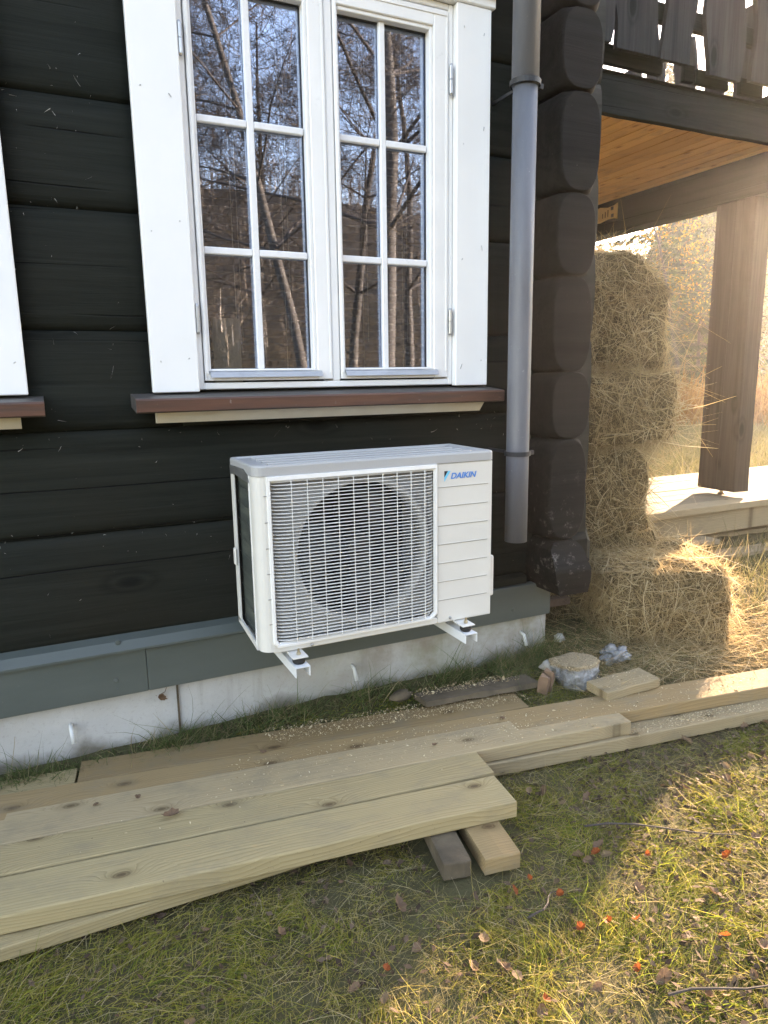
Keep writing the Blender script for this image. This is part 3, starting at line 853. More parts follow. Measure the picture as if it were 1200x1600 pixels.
# balcony railing: boards with waney sawn edges, one piece each
def rail_board(x0, x1, z0, z1, yf, seed, th=0.028):
    m = MB(); rings = []
    n = 26
    for i in range(n + 1):
        z = z0 + (z1 - z0) * i / n
        a = x0 + 0.022 * math.sin(z * 9 + seed * 2.2) + 0.016 * mnoise.noise(Vector((z * 6, seed, 0)))
        b = x1 + 0.024 * math.sin(z * 8 + seed * 1.3 + 1) + 0.016 * mnoise.noise(Vector((z * 6, seed, 4)))
        rings.append([(a, yf, z), (b, yf, z), (b, yf + th, z), (a, yf + th, z)])
    m.loft(rings).build('railing_board', 'stain_rail', house)
xs = 2.0; k = 0
for (a, b, z0) in ((1.99, 2.28, 1.70), (2.31, 2.60, 1.69), (2.62, 2.82, 1.68), (2.84, 3.145, 1.665), (3.185, 3.40, 1.66), (3.52, 3.80, 1.64), (3.88, 4.07, 1.655), (4.13, 4.33, 1.64), (4.41, 4.62, 1.65), (4.70, 4.93, 1.65)):
    rail_board(a, b, z0, 2.62, 3.12 + 0.006 * (k % 2), k * 1.7); k += 1
for (a, b, z0, z1) in ((1.96, 3.27, 1.622, 1.72), (3.44, 3.52, 1.62, 1.71), (3.535, 3.80, 1.62, 1.70), (3.90, 4.10, 1.62, 1.71), (4.19, 4.92, 1.62, 1.72)):
    MB().box(a, b, 3.207, 3.237, z0, z1, 0.004).build('kick_board', 'stain_x', house)
for (z0, z1) in ((1.86, 1.95), (2.40, 2.49)):
    MB().box(1.96, 4.98, 3.155, 3.20, z0, z1, 0.004).build('railing_rail', 'stain_x', house)
for k in range(14):      # railing on the far side
    rail_board(0, 0.19, 1.66, 2.62, 0, k, 0.028)
    o = house.children[-1]
far = [o for o in house.children if o.name.startswith('railing_board')][-14:]
for k, o in enumerate(far):
    o.rotation_euler[2] = PI / 2
    hb = WL[house.name]
    # rotate about the vertical and move to the outer edge of the balcony
    o.location = (4.93 - hb.x - (-(0 - hb.y)) * 0 , 0, 0)
    me = o.data
    for v in me.vertices:
        p = v.co + hb
        p = Vector((4.95 - p.y, 3.30 + p.x + k * 0.30, p.z))
        v.co = p - hb
    o.rotation_euler[2] = 0; o.location = (0, 0, 0)
MB().box(4.86, 4.91, 3.22, 8.2, 1.84, 1.93, 0.004).build('railing_rail', 'stain_y', house)
# small yellow tag board on the beam
sg = thing('tag_board', (XB - 0.025, 4.7, 1.27), 'small yellow waisted tag with two dark squares on the veranda beam', 'sign')
m = MB()
ring = []
for (y, z) in ((4.585, 1.215), (4.62, 1.225), (4.69, 1.228), (4.78, 1.215), (4.83, 1.22), (4.83, 1.325), (4.78, 1.335), (4.69, 1.318), (4.62, 1.322), (4.585, 1.335)):
    ring.append((y, z))
m.loft([[(XB - 0.0215, y, z) for y, z in ring], [(XB - 0.030, y, z) for y, z in ring]]).build('plate', 'sign_yellow', sg)
for (ya, za) in ((4.62, 1.235), (4.625, 1.29)):
    MB().box(XB - 0.0318, XB - 0.0305, ya, ya + 0.028, za, za + 0.026).build('mark', 'logo_black', sg)
for q in range(3):
    MB().box(XB - 0.0316, XB - 0.0305, 4.68 + q * 0.03, 4.69 + q * 0.03, 1.245, 1.30 - 0.01 * q).build('mark', 'split_wood', sg)

# ------------------------------------------------------------------ drainpipe
dp = thing('drainpipe', (1.51, 2.09, -0.59), 'long blue grey drainpipe held by dark clamps at the house corner', 'drainpipe')
m = MB()
m.tube([(1.510, 2.065, -0.600), (1.5105, 2.066, -0.28), (1.511, 2.067, 0.3), (1.512, 2.068, 0.92)], 0.0405, 28)
m.build('lower_pipe', 'zinc_pipe', dp, smooth=False)
m = MB(); m.tube([(1.5115, 2.068, 0.921), (1.5115, 2.068, 0.925), (1.514, 2.070, 2.2), (1.515, 2.072, 3.2)], [0.041, 0.0445, 0.0445, 0.0445], 28)
m.build('upper_pipe', 'zinc_pipe', dp)
for o in dp.children:
    for p in o.data.polygons: p.use_smooth = len(p.vertices) == 4
for z, r in ((-0.278, 0.0425), (0.93, 0.0468)):
    m = MB()
    n = 28
    m.loft([[(1.511 + (r + a) * math.cos(2 * PI * k / n), 2.067 + (r + a) * math.sin(2 * PI * k / n), z + b) for k in range(n)] for a, b in ((0, -0.008), (0.004, -0.008), (0.004, 0.008), (0, 0.008))], True, False)
    m.box(1.555, 1.580, 2.060, 2.074, z - 0.008, z + 0.008, 0.001)
    m.box(1.508, 1.514, 2.11, 2.27, z - 0.006, z + 0.006, 0.001)
    m.build('clamp', 'seal_black', dp)

# ------------------------------------------------------------------ heat pump
ux0, ux1, uy0, uy1, uz0, uz1 = 0.491, 1.266, 1.86, 2.125, -0.779, -0.234
hp = thing('heat_pump', (ux0, uy1, uz0), 'white boxy outdoor heat pump unit with round fan behind its slatted grille', 'heat pump')
def rrect(x0, x1, y0, y1, r, n=5, back=0.004):
    """outline seen from above, front corners rounded"""
    pts = []
    for (cx, cy, a0, rr) in ((x0 + r, y0 + r, PI, r), (x1 - 0.014, y0 + 0.014, 1.5 * PI, 0.014), (x1 - back, y1 - back, 0, back), (x0 + back, y1 - back, PI / 2, back)):
        for i in range(n + 1):
            a = a0 + (PI / 2) * i / n
            pts.append((cx + rr * math.cos(a), cy + rr * math.sin(a)))
    return pts
# top cover: a shallow pan with ribs
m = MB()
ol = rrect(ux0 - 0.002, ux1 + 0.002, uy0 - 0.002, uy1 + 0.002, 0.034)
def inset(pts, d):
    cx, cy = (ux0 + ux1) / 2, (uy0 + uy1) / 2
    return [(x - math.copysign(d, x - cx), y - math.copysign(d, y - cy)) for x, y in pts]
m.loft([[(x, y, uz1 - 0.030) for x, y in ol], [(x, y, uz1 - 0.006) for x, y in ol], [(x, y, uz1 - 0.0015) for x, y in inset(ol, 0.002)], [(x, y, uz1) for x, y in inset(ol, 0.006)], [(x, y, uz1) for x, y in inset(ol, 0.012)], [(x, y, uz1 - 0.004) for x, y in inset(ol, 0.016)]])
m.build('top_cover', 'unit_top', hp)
for q in range(4):
    MB().box(ux0 + 0.05, ux1 - 0.06, uy0 + 0.035 + q * 0.055, uy0 + 0.047 + q * 0.055, uz1 - 0.0045, uz1 + 0.0015, 0.0015).build('top_rib', 'unit_top', hp)
# bent metal gusset at the top left of the open side
m = MB()
m.quad((ux0 - 0.001, uy0 + 0.06, uz1 - 0.030), (ux0 - 0.004, uy0 + 0.10, uz1 - 0.018), (ux0 - 0.003, uy0 + 0.12, uz1 - 0.05), (ux0 - 0.002, uy0 + 0.05, uz1 - 0.052))
m.quad((ux0 - 0.003, uy0 + 0.12, uz1 - 0.05), (ux0 - 0.004, uy0 + 0.10, uz1 - 0.018), (ux0 - 0.004, uy0 + 0.2, uz1 - 0.02), (ux0 - 0.003, uy0 + 0.21, uz1 - 0.045))
m.quad((ux0 - 0.004, uy0 + 0.2, uz1 - 0.02), (ux0 - 0.004, uy1 - 0.004, uz1 - 0.022), (ux0 - 0.003, uy1 - 0.004, uz1 - 0.05), (ux0 - 0.003, uy0 + 0.21, uz1 - 0.045))
g_ = m.build('corner_gusset', 'galvanised', hp)
sm = g_.modifiers.new('s', 'SOLIDIFY'); sm.thickness = 0.001
# front shell: rounded left corner strip, right panel, sill
gx0, gx1, gzt, gzb = 0.523, 1.062, -0.265, -0.762
m = MB()
outl = [(ux0, uy0 + 0.062), (ux0, uy0 + 0.034)]
for i in range(1, 7):
    a = PI + (PI / 2) * i / 6
    outl.append((ux0 + 0.034 + 0.034 * math.cos(a), uy0 + 0.034 + 0.034 * math.sin(a)))
outl += [(gx0 + 0.006, uy0), (gx0 + 0.006, uy0 + 0.003), (gx0 + 0.004, uy0 + 0.012), (ux0 + 0.034, uy0 + 0.012), (ux0 + 0.008, uy0 + 0.04), (ux0 + 0.006, uy0 + 0.062)]
m.loft([[(x, y, z) for x, y in outl] for z in (uz0 + 0.006, uz1 - 0.0315)])
m.build('corner_panel', 'unit_shell', hp)
MB().box(gx1 + 0.002, ux1, uy0 + 0.002, uy0 + 0.03, uz0, uz1 - 0.0315, 0.004, 2).build('service_panel', 'unit_shell', hp)
sp_ = hp.children[-1]
for k in range(7):
    z = -0.338 - k * 0.0606
    MB().box(gx1 + 0.003, 1.249, uy0 + 0.0005, uy0 + 0.0012, z - 0.0022, z - 0.0008).build('groove', 'groove', sp_)
    MB().box(gx1 + 0.003, 1.249, uy0 + 0.0003, uy0 + 0.0016, z - 0.0008, z + 0.0016, 0.0006).build('groove_lip', 'unit_shell', sp_)
for (x, z) in ((1.111, -0.766), (0.64, -0.771)):
    screw_head(x, uy0 + (0.002 if x > 1 else 0.0), z, 0.005, 'galvanised', hp)
MB().box(ux0 + 0.034, gx1 + 0.0015, uy0 + 0.001, uy0 + 0.03, uz0, gzb + 0.004, 0.003).build('bottom_panel', 'unit_shell', hp)
MB().box(gx0 + 0.008, gx1, uy0 + 0.002, uy0 + 0.03, gzt + 0.0, uz1 - 0.0315, 0.001).build('header_panel', 'unit_shell', hp)
for k in range(6):
    z = -0.32 - k * 0.074
    MB().box(gx0 - 0.008, gx0 + 0.006, uy0 - 0.0015, uy0 + 0.001, z, z + 0.0018).build('clip_slot', 'groove', hp)
# right side and rear
MB().box(ux1 - 0.004, ux1, uy0 + 0.03, uy1 - 0.002, uz0 + 0.002, uz1 - 0.0315).build('side_panel', 'unit_shell', hp)
MB().box(ux0 + 0.004, ux1 - 0.006, uy1 - 0.006, uy1 - 0.002, uz0 + 0.004, uz1 - 0.034).build('rear_coil', 'unit_dark', hp)
MB().box(ux0 + 0.008, ux1 - 0.005, uy0 + 0.034, uy1 - 0.008, uz0 + 0.001, uz0 + 0.006).build('base_pan', 'unit_shell', hp)
m = MB(); m.box(ux1 + 0.001, ux1 + 0.026, uy0 + 0.022, uy0 + 0.20, -0.725, -0.585, 0.007, 2); m.build('valve_cover', 'unit_shell', hp)
# open left side: coil, posts, wires, clip
MB().box(ux0 + 0.016, ux0 + 0.019, uy0 + 0.064, uy1 - 0.01, uz0 + 0.02, uz1 - 0.036).build('side_coil', 'coil', hp)
MB().box(ux0 - 0.002, ux0 + 0.004, uy1 - 0.030, uy1, uz0 + 0.03, uz1 - 0.031, 0.001).build('rear_post', 'unit_shell', hp)
MB().box(ux0 - 0.001, ux0 + 0.004, uy0 + 0.055, uy0 + 0.066, uz0 + 0.012, uz1 - 0.031, 0.001).build('side_trim', 'unit_grille', hp)
m = MB(); m.loft([[(x, uy0 + 0.05, uz0), (x, uy1 - 0.0, uz0 + 0.022), (x, uy1 - 0.0, uz0 + 0.04), (x, uy0 + 0.066, uz0 + 0.02)] for x in (ux0 - 0.002, ux0 + 0.004)]); m.build('bottom_rail', 'unit_shell', hp)
for k in range(9):
    z = uz1 - 0.09 - k * 0.052
    m = MB(); m.tube([(ux0 + 0.010, uy0 + 0.066, z), (ux0 + 0.010, uy1 - 0.03, z + 0.012)], 0.0011, 5); m.build('guard_wire', 'coil', hp)
MB().box(ux0 - 0.010, ux0 - 0.003, uy1 - 0.034, uy1 - 0.012, -0.566, -0.512, 0.003).build('rear_clip', 'unit_shell', hp)
# inside: bulkhead plate with bell mouth, fan, motor
fcx, fcz, frr = 0.832, -0.518, 0.216
m = MB(); n = 48
def ringp(r, y): return [(fcx + r * math.cos(2 * PI * k / n), y, fcz + r * math.sin(2 * PI * k / n)) for k in range(n)]
def sq(y):
    out = []
    for k in range(n):
        c, s_ = math.cos(2 * PI * k / n), math.sin(2 * PI * k / n)
        q = 1 / max(abs(c), abs(s_))
        x = fcx + c * q * 0.33; z = fcz + s_ * q * 0.33
        out.append((min(max(x, gx0 + 0.006), gx1 - 0.004), y, min(max(z, gzb + 0.004), gzt - 0.002)))
    return out
m.loft([sq(uy0 + 0.058), ringp(frr + 0.018, uy0 + 0.056), ringp(frr + 0.010, uy0 + 0.040), ringp(frr, uy0 + 0.038), ringp(frr - 0.006, uy0 + 0.05), ringp(frr - 0.006, uy0 + 0.11), ringp(frr + 0.004, uy0 + 0.11)], True, False)
o = m.build('fan_shroud', 'shroud', hp, smooth=True)
MB().box(gx0 + 0.004, gx0 + 0.006, uy0 + 0.02, uy0 + 0.24, gzb, gzt).build('inner_wall', 'unit_dark', hp)
MB().box(gx1 + 0.0, gx1 + 0.002, uy0 + 0.032, uy0 + 0.24, gzb, gzt).build('inner_wall', 'shroud', hp)
fan = MB()
fan.tube([(fcx, uy0 + 0.062, fcz), (fcx, uy0 + 0.066, fcz), (fcx, uy0 + 0.13, fcz)], [0.030, 0.042, 0.046], 24)
fan = fan.build('fan', 'fan_grey', hp)
for b in range(3):
    m = MB(); rows = []
    a0 = b * 2 * PI / 3 + 0.5
    for i in range(9):
        r = 0.038 + (0.192 - 0.038) * i / 8
        span = 1.15 * (0.55 + 0.6 * i / 8)
        row = []
        for j in range(8):
            u = j / 7
            a = a0 + span * (u - 0.3) + 0.35 * (i / 8) ** 2
            y = uy0 + 0.125 - 0.055 * u - 0.01 * math.sin(PI * u)
            row.append((fcx + r * math.cos(a), y, fcz + r * math.sin(a)))
        rows.append(row)
    m.loft(rows, False)
    o = m.build('blade', 'fan_grey', fan, smooth=True)
    sm = o.modifiers.new('s', 'SOLIDIFY'); sm.thickness = 0.003
MB().box(fcx - 0.05, fcx + 0.05, uy0 + 0.15, uy0 + 0.21, fcz - 0.06, fcz + 0.06, 0.01).build('motor', 'unit_dark', hp)
MB().box(fcx - 0.03, fcx + 0.03, uy0 + 0.2, uy0 + 0.215, gzb, gzt).build('motor_mount', 'unit_dark', hp)
# grille: frame, slats one by one, upright wires
m = MB()
fo = [(gx0, gzt + 0.001), (gx1 - 0.001, gzt + 0.001), (gx1 - 0.001, gzb + 0.018), (gx1 - 0.022, gzb + 0.001), (gx0 + 0.012, gzb - 0.001), (gx0, gzb + 0.012)]
fi = [(gx0 + 0.014, gzt - 0.020), (gx1 - 0.012, gzt - 0.020), (gx1 - 0.012, gzb + 0.026), (gx1 - 0.026, gzb + 0.014), (gx0 + 0.020, gzb + 0.014), (gx0 + 0.014, gzb + 0.022)]
m.loft([[(x, uy0 + 0.002, z) for x, z in fo], [(x, uy0 - 0.007, z) for x, z in [(a + (0.002 if a < 0.8 else -0.002), b - math.copysign(0.002, b + 0.5)) for a, b in fo]], [(x, uy0 - 0.008, z) for x, z in [(a * 0.4 + c * 0.6, b * 0.4 + d * 0.6) for (a, b), (c, d) in zip(fo, fi)]], [(x, uy0 + 0.004, z) for x, z in fi]], True, False)
grille = m.build('grille', 'unit_grille', hp)
NS = 46
zt_, zb_ = gzt - 0.026, gzb + 0.020
for k in range(NS):
    z = zt_ + (zb_ - zt_) * k / (NS - 1)
    xr = gx1 - 0.006
    if z < gzb + 0.026: xr = gx1 - 0.016
    m = MB(); rings = []
    xa, xb = gx0 + 0.008, xr
    wl = 0.058
    N = 16
    for i in range(N + 1):
        # denser near the curved ends
        u = 0.5 - 0.5 * math.cos(PI * i / N)
        x = xa + (xb - xa) * u
        e = max(0.0, 1 - (x - xa) / wl, 1 - (xb - x) / wl)
        yb = uy0 - 0.010 + 0.030 * (1 - math.sqrt(max(0, 1 - e * e))) - 0.004 * math.sin(PI * u)
        dp_ = 0.0058 + 0.0075 * max(0.0, 1 - u * 2.4) + 0.003 * e - 0.0016
        rings.append([(x, yb, z - 0.0008), (x, yb, z + 0.0007), (x, yb + dp_, z - 0.0002 + 0.0012), (x, yb + dp_, z - 0.0008)])
    m.loft(rings).build('slat', 'unit_grille', grille)
for x in [0.592 + 0.0468 * i for i in range(10)]:
    m = MB(); m.box(x - 0.0006, x + 0.0006, uy0 - 0.0125, uy0 - 0.009, zb_ - 0.008, zt_ + 0.012)
    m.build('grille_wire', 'unit_grille', grille)
# lettering and mark on the service panel
def text_mesh(body, size, shear, mat, name, parent, x, y, z, spacing=1.0):
    cu = bpy.data.curves.new('t', 'FONT'); cu.body = body; cu.size = size; cu.shear = shear
    cu.extrude = 0.0003; cu.space_character = spacing; cu.offset = size * 0.028
    to = bpy.data.objects.new('t', cu); COL.objects.link(to)
    bpy.context.view_layer.update()
    me = bpy.data.meshes.new_from_object(to.evaluated_get(bpy.context.evaluated_depsgraph_get()))
    bpy.data.objects.remove(to)
    for v in me.vertices: v.co = Vector((v.co.x, -v.co.z, v.co.y))
    me.materials.clear(); me.materials.append(MAT[mat])
    xs_ = [v.co.x for v in me.vertices]
    o = link(bpy.data.objects.new(name, me), parent, Vector((x, y, z)) - WL[parent.name])
    return o, max(xs_) - min(xs_)
o, w_ = text_mesh('DAIKIN', 0.0255, 0.25, 'logo_blue', 'lettering', hp, 1.110, uy0 + 0.0008, -0.3145)
o.scale[0] = 0.094 / w_
m = MB(); m.loft([[(1.0885, y, -0.2895), (1.0885, y, -0.308), (1.101, y, -0.2895)] for y in (uy0 + 0.0008, uy0 + 0.0016)]); m.build('emblem', 'logo_black', hp)
m = MB(); m.loft([[(1.0885, y, -0.3085), (1.0885, y, -0.322), (1.111, y, -0.2895), (1.1018, y, -0.2895)] for y in (uy0 + 0.0008, uy0 + 0.0016)]); m.build('emblem', 'logo_light', hp)
m = MB(); m.tube([(1.175, uy0 + 0.06, uz0 + 0.002), (1.175, uy0 + 0.055, uz0 - 0.018), (1.175, uy0 + 0.03, uz0 - 0.022)], 0.016, 12); m.build('drain_elbow', 'board_cream', hp)

# wall bracket: two channel arms, rubber dampers, feet of the unit
for bi, (bx, lab) in enumerate(((0.588, 'white metal bracket arm under the left end of the heat pump'), (1.150, 'white metal bracket arm under the right end of the heat pump'))):
    br = thing('wall_bracket', (bx, 2.222, -0.81), lab, 'bracket', 'bracket arms carrying the heat pump')
    m = MB(); w2 = 0.022; zt2 = -0.806
    prof = [(bx - w2, zt2 - 0.030), (bx - w2, zt2), (bx + w2, zt2), (bx + w2, zt2 - 0.030), (bx + w2 - 0.0025, zt2 - 0.030), (bx + w2 - 0.0025, zt2 - 0.0025), (bx - w2 + 0.0025, zt2 - 0.0025), (bx - w2 + 0.0025, zt2 - 0.030)]
    m.loft([[(x, y, z) for x, z in prof] for y in (1.795, 2.221)]); m.build('arm', 'bracket_white', br)
    MB().box(bx - 0.022, bx + 0.022, 2.2145, 2.2215, -0.8055, -0.50, 0.001).build('wall_plate', 'bracket_white', br)
    m = MB(); m.tube([(bx, 1.83, zt2 + 0.0005), (bx, 1.83, zt2 + 0.006), (bx, 1.83, zt2 + 0.015), (bx, 1.83, zt2 + 0.0195)], [0.016, 0.019, 0.019, 0.015], 20); m.build('rubber_damper', 'rubber', br)
    m = MB(); m.tube([(bx, 1.83, zt2 + 0.0255), (bx, 1.83, zt2 + 0.033)], 0.0065, 6); m.tube([(bx, 1.83, zt2 + 0.033), (bx, 1.83, zt2 + 0.043)], 0.0034, 8); m.tube([(bx, 1.83, zt2 - 0.004), (bx, 1.83, zt2 - 0.010)], 0.005, 6); m.build('bolt', 'bolt_metal', br)
    m = MB(); zf = zt2 + 0.0205
    m.box(bx - 0.024, bx + 0.022, 1.808, 1.88, zf, zf + 0.004, 0.0008)
    m.loft([[(x, 1.885, zf + 0.004), (x, 1.835, zf + 0.004), (x, 1.872, uz0 + 0.001), (x, 1.885, uz0 + 0.001)] for x in (bx - 0.024, bx - 0.021)])
    m.box(bx - 0.021, bx + 0.022, 1.872, 1.8755, zf + 0.004, uz0 + 0.001)
    m.build('foot', 'unit_shell', hp)

# ------------------------------------------------------------------ planks
def plank(label, x0, y0, x1, y1, w, zt, th=0.048, mat='pine_green', group='planks laid beside the house wall', z1=None, name='plank', bev=0.004):
    """front top edge runs from (x0,y0) to (x1,y1); the plank lies behind it"""
    L = math.hypot(x1 - x0, y1 - y0); a = math.atan2(y1 - y0, x1 - x0)
    z1 = zt if z1 is None else z1
    m = MB(); n = max(4, int(L / 0.25)); rings = []
    sd = random.random() * 50
    bm_r = bev
    for i in range(n + 1):
        u = i / n; x = -L / 2 + L * u
        bow = 0.0035 * mnoise.noise(Vector((u * 3, sd, 0))); bz = 0.004 * mnoise.noise(Vector((u * 2.4, sd, 7)))
        y0_, y1_ = -w / 2 + bow, w / 2 + bow; zt_2, zb_2 = th / 2 + bz, -th / 2 + bz
        e = 0.003 if i in (0, n) else 0
        rings.append([(x, y0_ + e, zb_2 + bm_r), (x, y0_ + e, zt_2 - bm_r), (x, y0_ + bm_r * 0.35 + e, zt_2 - bm_r * 0.3), (x, y0_ + bm_r + e, zt_2 - e * 0.5), (x, y1_ - bm_r - e, zt_2 - e * 0.5), (x, y1_ - bm_r * 0.35, zt_2 - bm_r * 0.3), (x, y1_, zt_2 - bm_r), (x, y1_, zb_2 + bm_r), (x, y1_ - bm_r, zb_2), (x, y0_ + bm_r, zb_2)])
    m.loft(rings)
    cx = (x0 + x1) / 2 - math.sin(a) * w / 2; cy = (y0 + y1) / 2 + math.cos(a) * w / 2
    me = m.mesh(name)
    o = obj(name, me, mat, None, (cx, cy, (zt + z1) / 2 - th / 2))
    o.rotation_euler = (0, -math.atan2(z1 - zt, L), a)
    return tag(o, label, 'plank', group)
G1 = 'planks laid beside the house wall'
T = -1.165
plank('nearest of the long pale planks, its thick front edge facing the lawn', -0.9, 1.691, 1.078, 1.440, 0.143, T)
plank('second pale plank from the lawn, ending just behind the nearest one', -0.9, 1.843, 1.105, 1.591, 0.126, T - 0.001)
plank('third pale plank from the lawn with boot prints, its end overhanging the low board', -0.9, 1.975, 1.700, 1.645, 0.146, T - 0.002, mat='pine_grey')
plank('brown wet looking plank running from the wall side to the far right', -0.75, 2.075, 3.35, 1.470, 0.140, T - 0.003, mat='pine_brown')
plank('short rear board against the wall grass, strewn with sawdust', -0.022, 2.114, 1.46, 1.895, 0.122, T - 0.004, mat='pine_brown')
plank('low board under the planks reaching far right beneath the brown one', 0.75, 1.76, 3.6, 1.378, 0.145, T - 0.052, mat='pine_grey')
plank('low board poking out under the near plank at the left', -0.9, 1.57, 0.75, 1.56, 0.14, T - 0.050, th=0.036)
plank('support board under the left ends beside the wall grass', -0.40, 2.168, -0.03, 2.118, 0.09, T - 0.010, mat='pine_green')
# cross bearers
G2 = 'short blocks holding the planks off the lawn'
plank('short block sticking out under the right end of the nearest plank', 0.905, 1.335, 1.001, 1.318, 0.55, T - 0.0495, mat='pine_brown', group=G2, name='bearer_block')
plank('dark damp block in the shade left of the short block', 0.80, 1.365, 0.872, 1.350, 0.5, T - 0.0515, mat='rotten_board', group=G2, name='bearer_block')
plank('far right bearer block lying under the brown plank', 2.72, 1.5, 2.82, 1.49, 0.3, T - 0.1005, mat='pine_brown', group=G2, name='bearer_block')
for o in list(COL.objects):
    if o.name.startswith('bearer_block'): o['category'] = 'wood block'
plank('square offcut lying flat beside the plastic wrapped lump', 1.735, 1.80, 1.985, 1.79, 0.115, -1.135, th=0.035, mat='pine_grey', group=None, name='offcut', z1=-1.128)
COL.objects['offcut']['category'] = 'offcut'
m = MB()
bx = []
for i in range(9):
    u = i / 8; x = 1.12 + 0.46 * u; y = 2.085 - 0.05 * u
    bx.append([(x, y - 0.045 + 0.012 * mnoise.noise(Vector((u * 9, 0, 0))), -1.158), (x, y - 0.04, -1.140 + 0.008 * mnoise.noise(Vector((u * 9, 2, 0)))), (x, y + 0.045 + 0.014 * mnoise.noise(Vector((u * 9, 4, 0))), -1.142), (x, y + 0.05, -1.165)])
m.loft(bx); o = m.build('rotten_board', 'rotten_board', at=(1.35, 2.06, -1.16)); tag(o, 'crumbling brown board covered in sawdust at the foot of the plinth', 'board')

# deck timber stack under the veranda post
G3 = 'deck boards under the veranda post'
dt = -0.869
yk = 3.16
labs = ['nearest deck board under the veranda post, edge facing the hay', 'second deck board, just in front of the veranda post', 'third deck board, right under the veranda post', 'fourth deck board, directly behind the veranda post', 'fifth deck board counted away from the hay', 'sixth deck board, next to the rearmost ones', 'seventh deck board, next to the far edge', 'farthest deck board beside the meadow']
for k in range(8):
    x0 = 3.02 + (0.03 if k % 2 else 0)
    plank(labs[k], x0, yk + k * 0.1485, 6.2, yk + k * 0.1485 + 0.02, 0.145, dt - 0.002 * (k % 2), th=0.036 if k else 0.045, mat='pine_fresh' if k % 3 else 'pine_grey', group=G3)
G4 = 'timber packed under the deck'
plank('deep timber on edge carrying the front of the deck', 3.0, 3.20, 6.2, 3.215, 0.048, dt - 0.047, th=0.148, mat='pine_grey', group=G4)
plank('deep timber on edge carrying the rear of the deck', 3.0, 4.15, 6.2, 4.165, 0.048, dt - 0.047, th=0.148, mat='pine_grey', group=G4)
plank('short offcut wedged beneath the deck timber', 3.5, 3.08, 3.85, 3.06, 0.14, -1.068, th=0.03, mat='pine_fresh', group=G4)
plank('sunlit board on the ground below the deck', 3.55, 2.93, 5.6, 2.80, 0.14, -1.125, th=0.036, mat='pine_fresh', group=G4)
plank('board on the ground behind the sunlit one below the deck', 3.2, 3.35, 5.6, 3.30, 0.14, -1.12, th=0.036, mat='pine_grey', group=G4)
plank('bearer block between the ground boards and the deck timber', 4.9, 3.05, 5.0, 3.05, 0.9, -1.066, th=0.05, mat='pine_grey', group=G4)
plank('loose pale slab lying on the ground right of the hay', 3.42, 2.02, 3.75, 1.88, 0.16, -1.16, th=0.03, mat='pine_fresh', group=G4)

# ------------------------------------------------------------------ hay
def bale(cx, cy, z0, w, d, h, rz, label, seed, n, tilt=0.0, rnd=0.05, hairy=1.0, group='hay bales piled at the house corner', topround=0.0):
    root = thing('hay_bale', (cx, cy, z0), label, 'hay bale', group, rz)
    m = MB(); bm = m.bm
    bmesh.ops.create_cube(bm, size=1.0)
    bmesh.ops.subdivide_edges(bm, edges=bm.edges, cuts=9, use_grid_fill=True)
    for v in bm.verts:
        p = Vector((v.co.x * w, v.co.y * d, (v.co.z + 0.5) * h))
        # round the edges
        q = Vector((v.co.x * 2, v.co.y * 2, v.co.z * 2))
        ln = (abs(q.x) ** 11 + abs(q.y) ** 11 + abs(q.z) ** 11) ** (1 / 11)
        p = Vector((q.x / ln * w / 2, q.y / ln * d / 2, (q.z / ln / 2 + 0.5) * h))
        if topround and q.z > 0:
            p.z -= topround * h * (abs(p.x) / (w / 2)) ** 2 * max(0, q.z)
        nn = mnoise.noise_vector(p * 6 + Vector((seed, 0, 0))) * 0.04 + mnoise.noise_vector(p * 20 + Vector((seed, 3, 0))) * 0.02
        v.co = p + nn
    me = m.mesh('core'); core = obj('core', me, 'hay_core', root, (0, 0, 0), True)
    # strands on the skin of the bale
    me.calc_loop_triangles()
    co = np.array([v.co[:] for v in me.vertices]); tri = np.array([t_.vertices[:] for t_ in me.loop_triangles])
    A, B, Cc = co[tri[:, 0]], co[tri[:, 1]], co[tri[:, 2]]
    cr = np.cross(B - A, Cc - A); ar = np.linalg.norm(cr, axis=1); N = cr / ar[:, None]
    pick = RS.choice(len(tri), n, p=ar / ar.sum())
    r1, r2 = RS.rand(n, 1), RS.rand(n, 1); fl = (r1 + r2) > 1; r1[fl] = 1 - r1[fl]; r2[fl] = 1 - r2[fl]
    P = A[pick] + (B - A)[pick] * r1 + (Cc - A)[pick] * r2
    Nn = N[pick]
    tan = nrm(np.cross(Nn, RS.normal(size=(n, 3))))
    up = np.abs(RS.normal(0, 0.22 * hairy, size=(n, 1))) + 0.02
    Dv = nrm(tan + Nn * up)
    Dv[:, 2] -= 0.15; Dv = nrm(Dv)
    L = RS.gamma(4, 0.022, n) * (0.7 + 0.3 * hairy); L = np.clip(L, 0.03, 0.22)
    W = RS.gamma(3, 0.0007, n) + 0.0006
    Bd = RS.normal(0, 0.38, size=(n, 3)) * L[:, None] + np.array([0, 0, -0.12]) * L[:, None]
    P = P - Dv * (L * 0.25)[:, None] + Nn * 0.004
    V, F, a = ribbons(P, Dv, L, W, Bd, 3)
    o = obj('loose_straw', npmesh('loose_straw', V, F, a, 'straw'), None, root)
    o['kind'] = 'stuff'
    return root
t = NT('hay_core')
v = t.coord(rnd=1.0)
n1 = t.noise(t.coord(scale=(3, 3, 1), rnd=1.0), 22, 5, 0.75, 1.5)
t.base(t.ramp(n1, [(0.32, (0.035, 0.025, 0.013)), (0.5, (0.13, 0.095, 0.05)), (0.75, (0.30, 0.225, 0.125))])); t.rough(0.95)
t.bump(n1, 1.0, 0.02); t.spec(0.1); MAT['hay_core'] = t.m
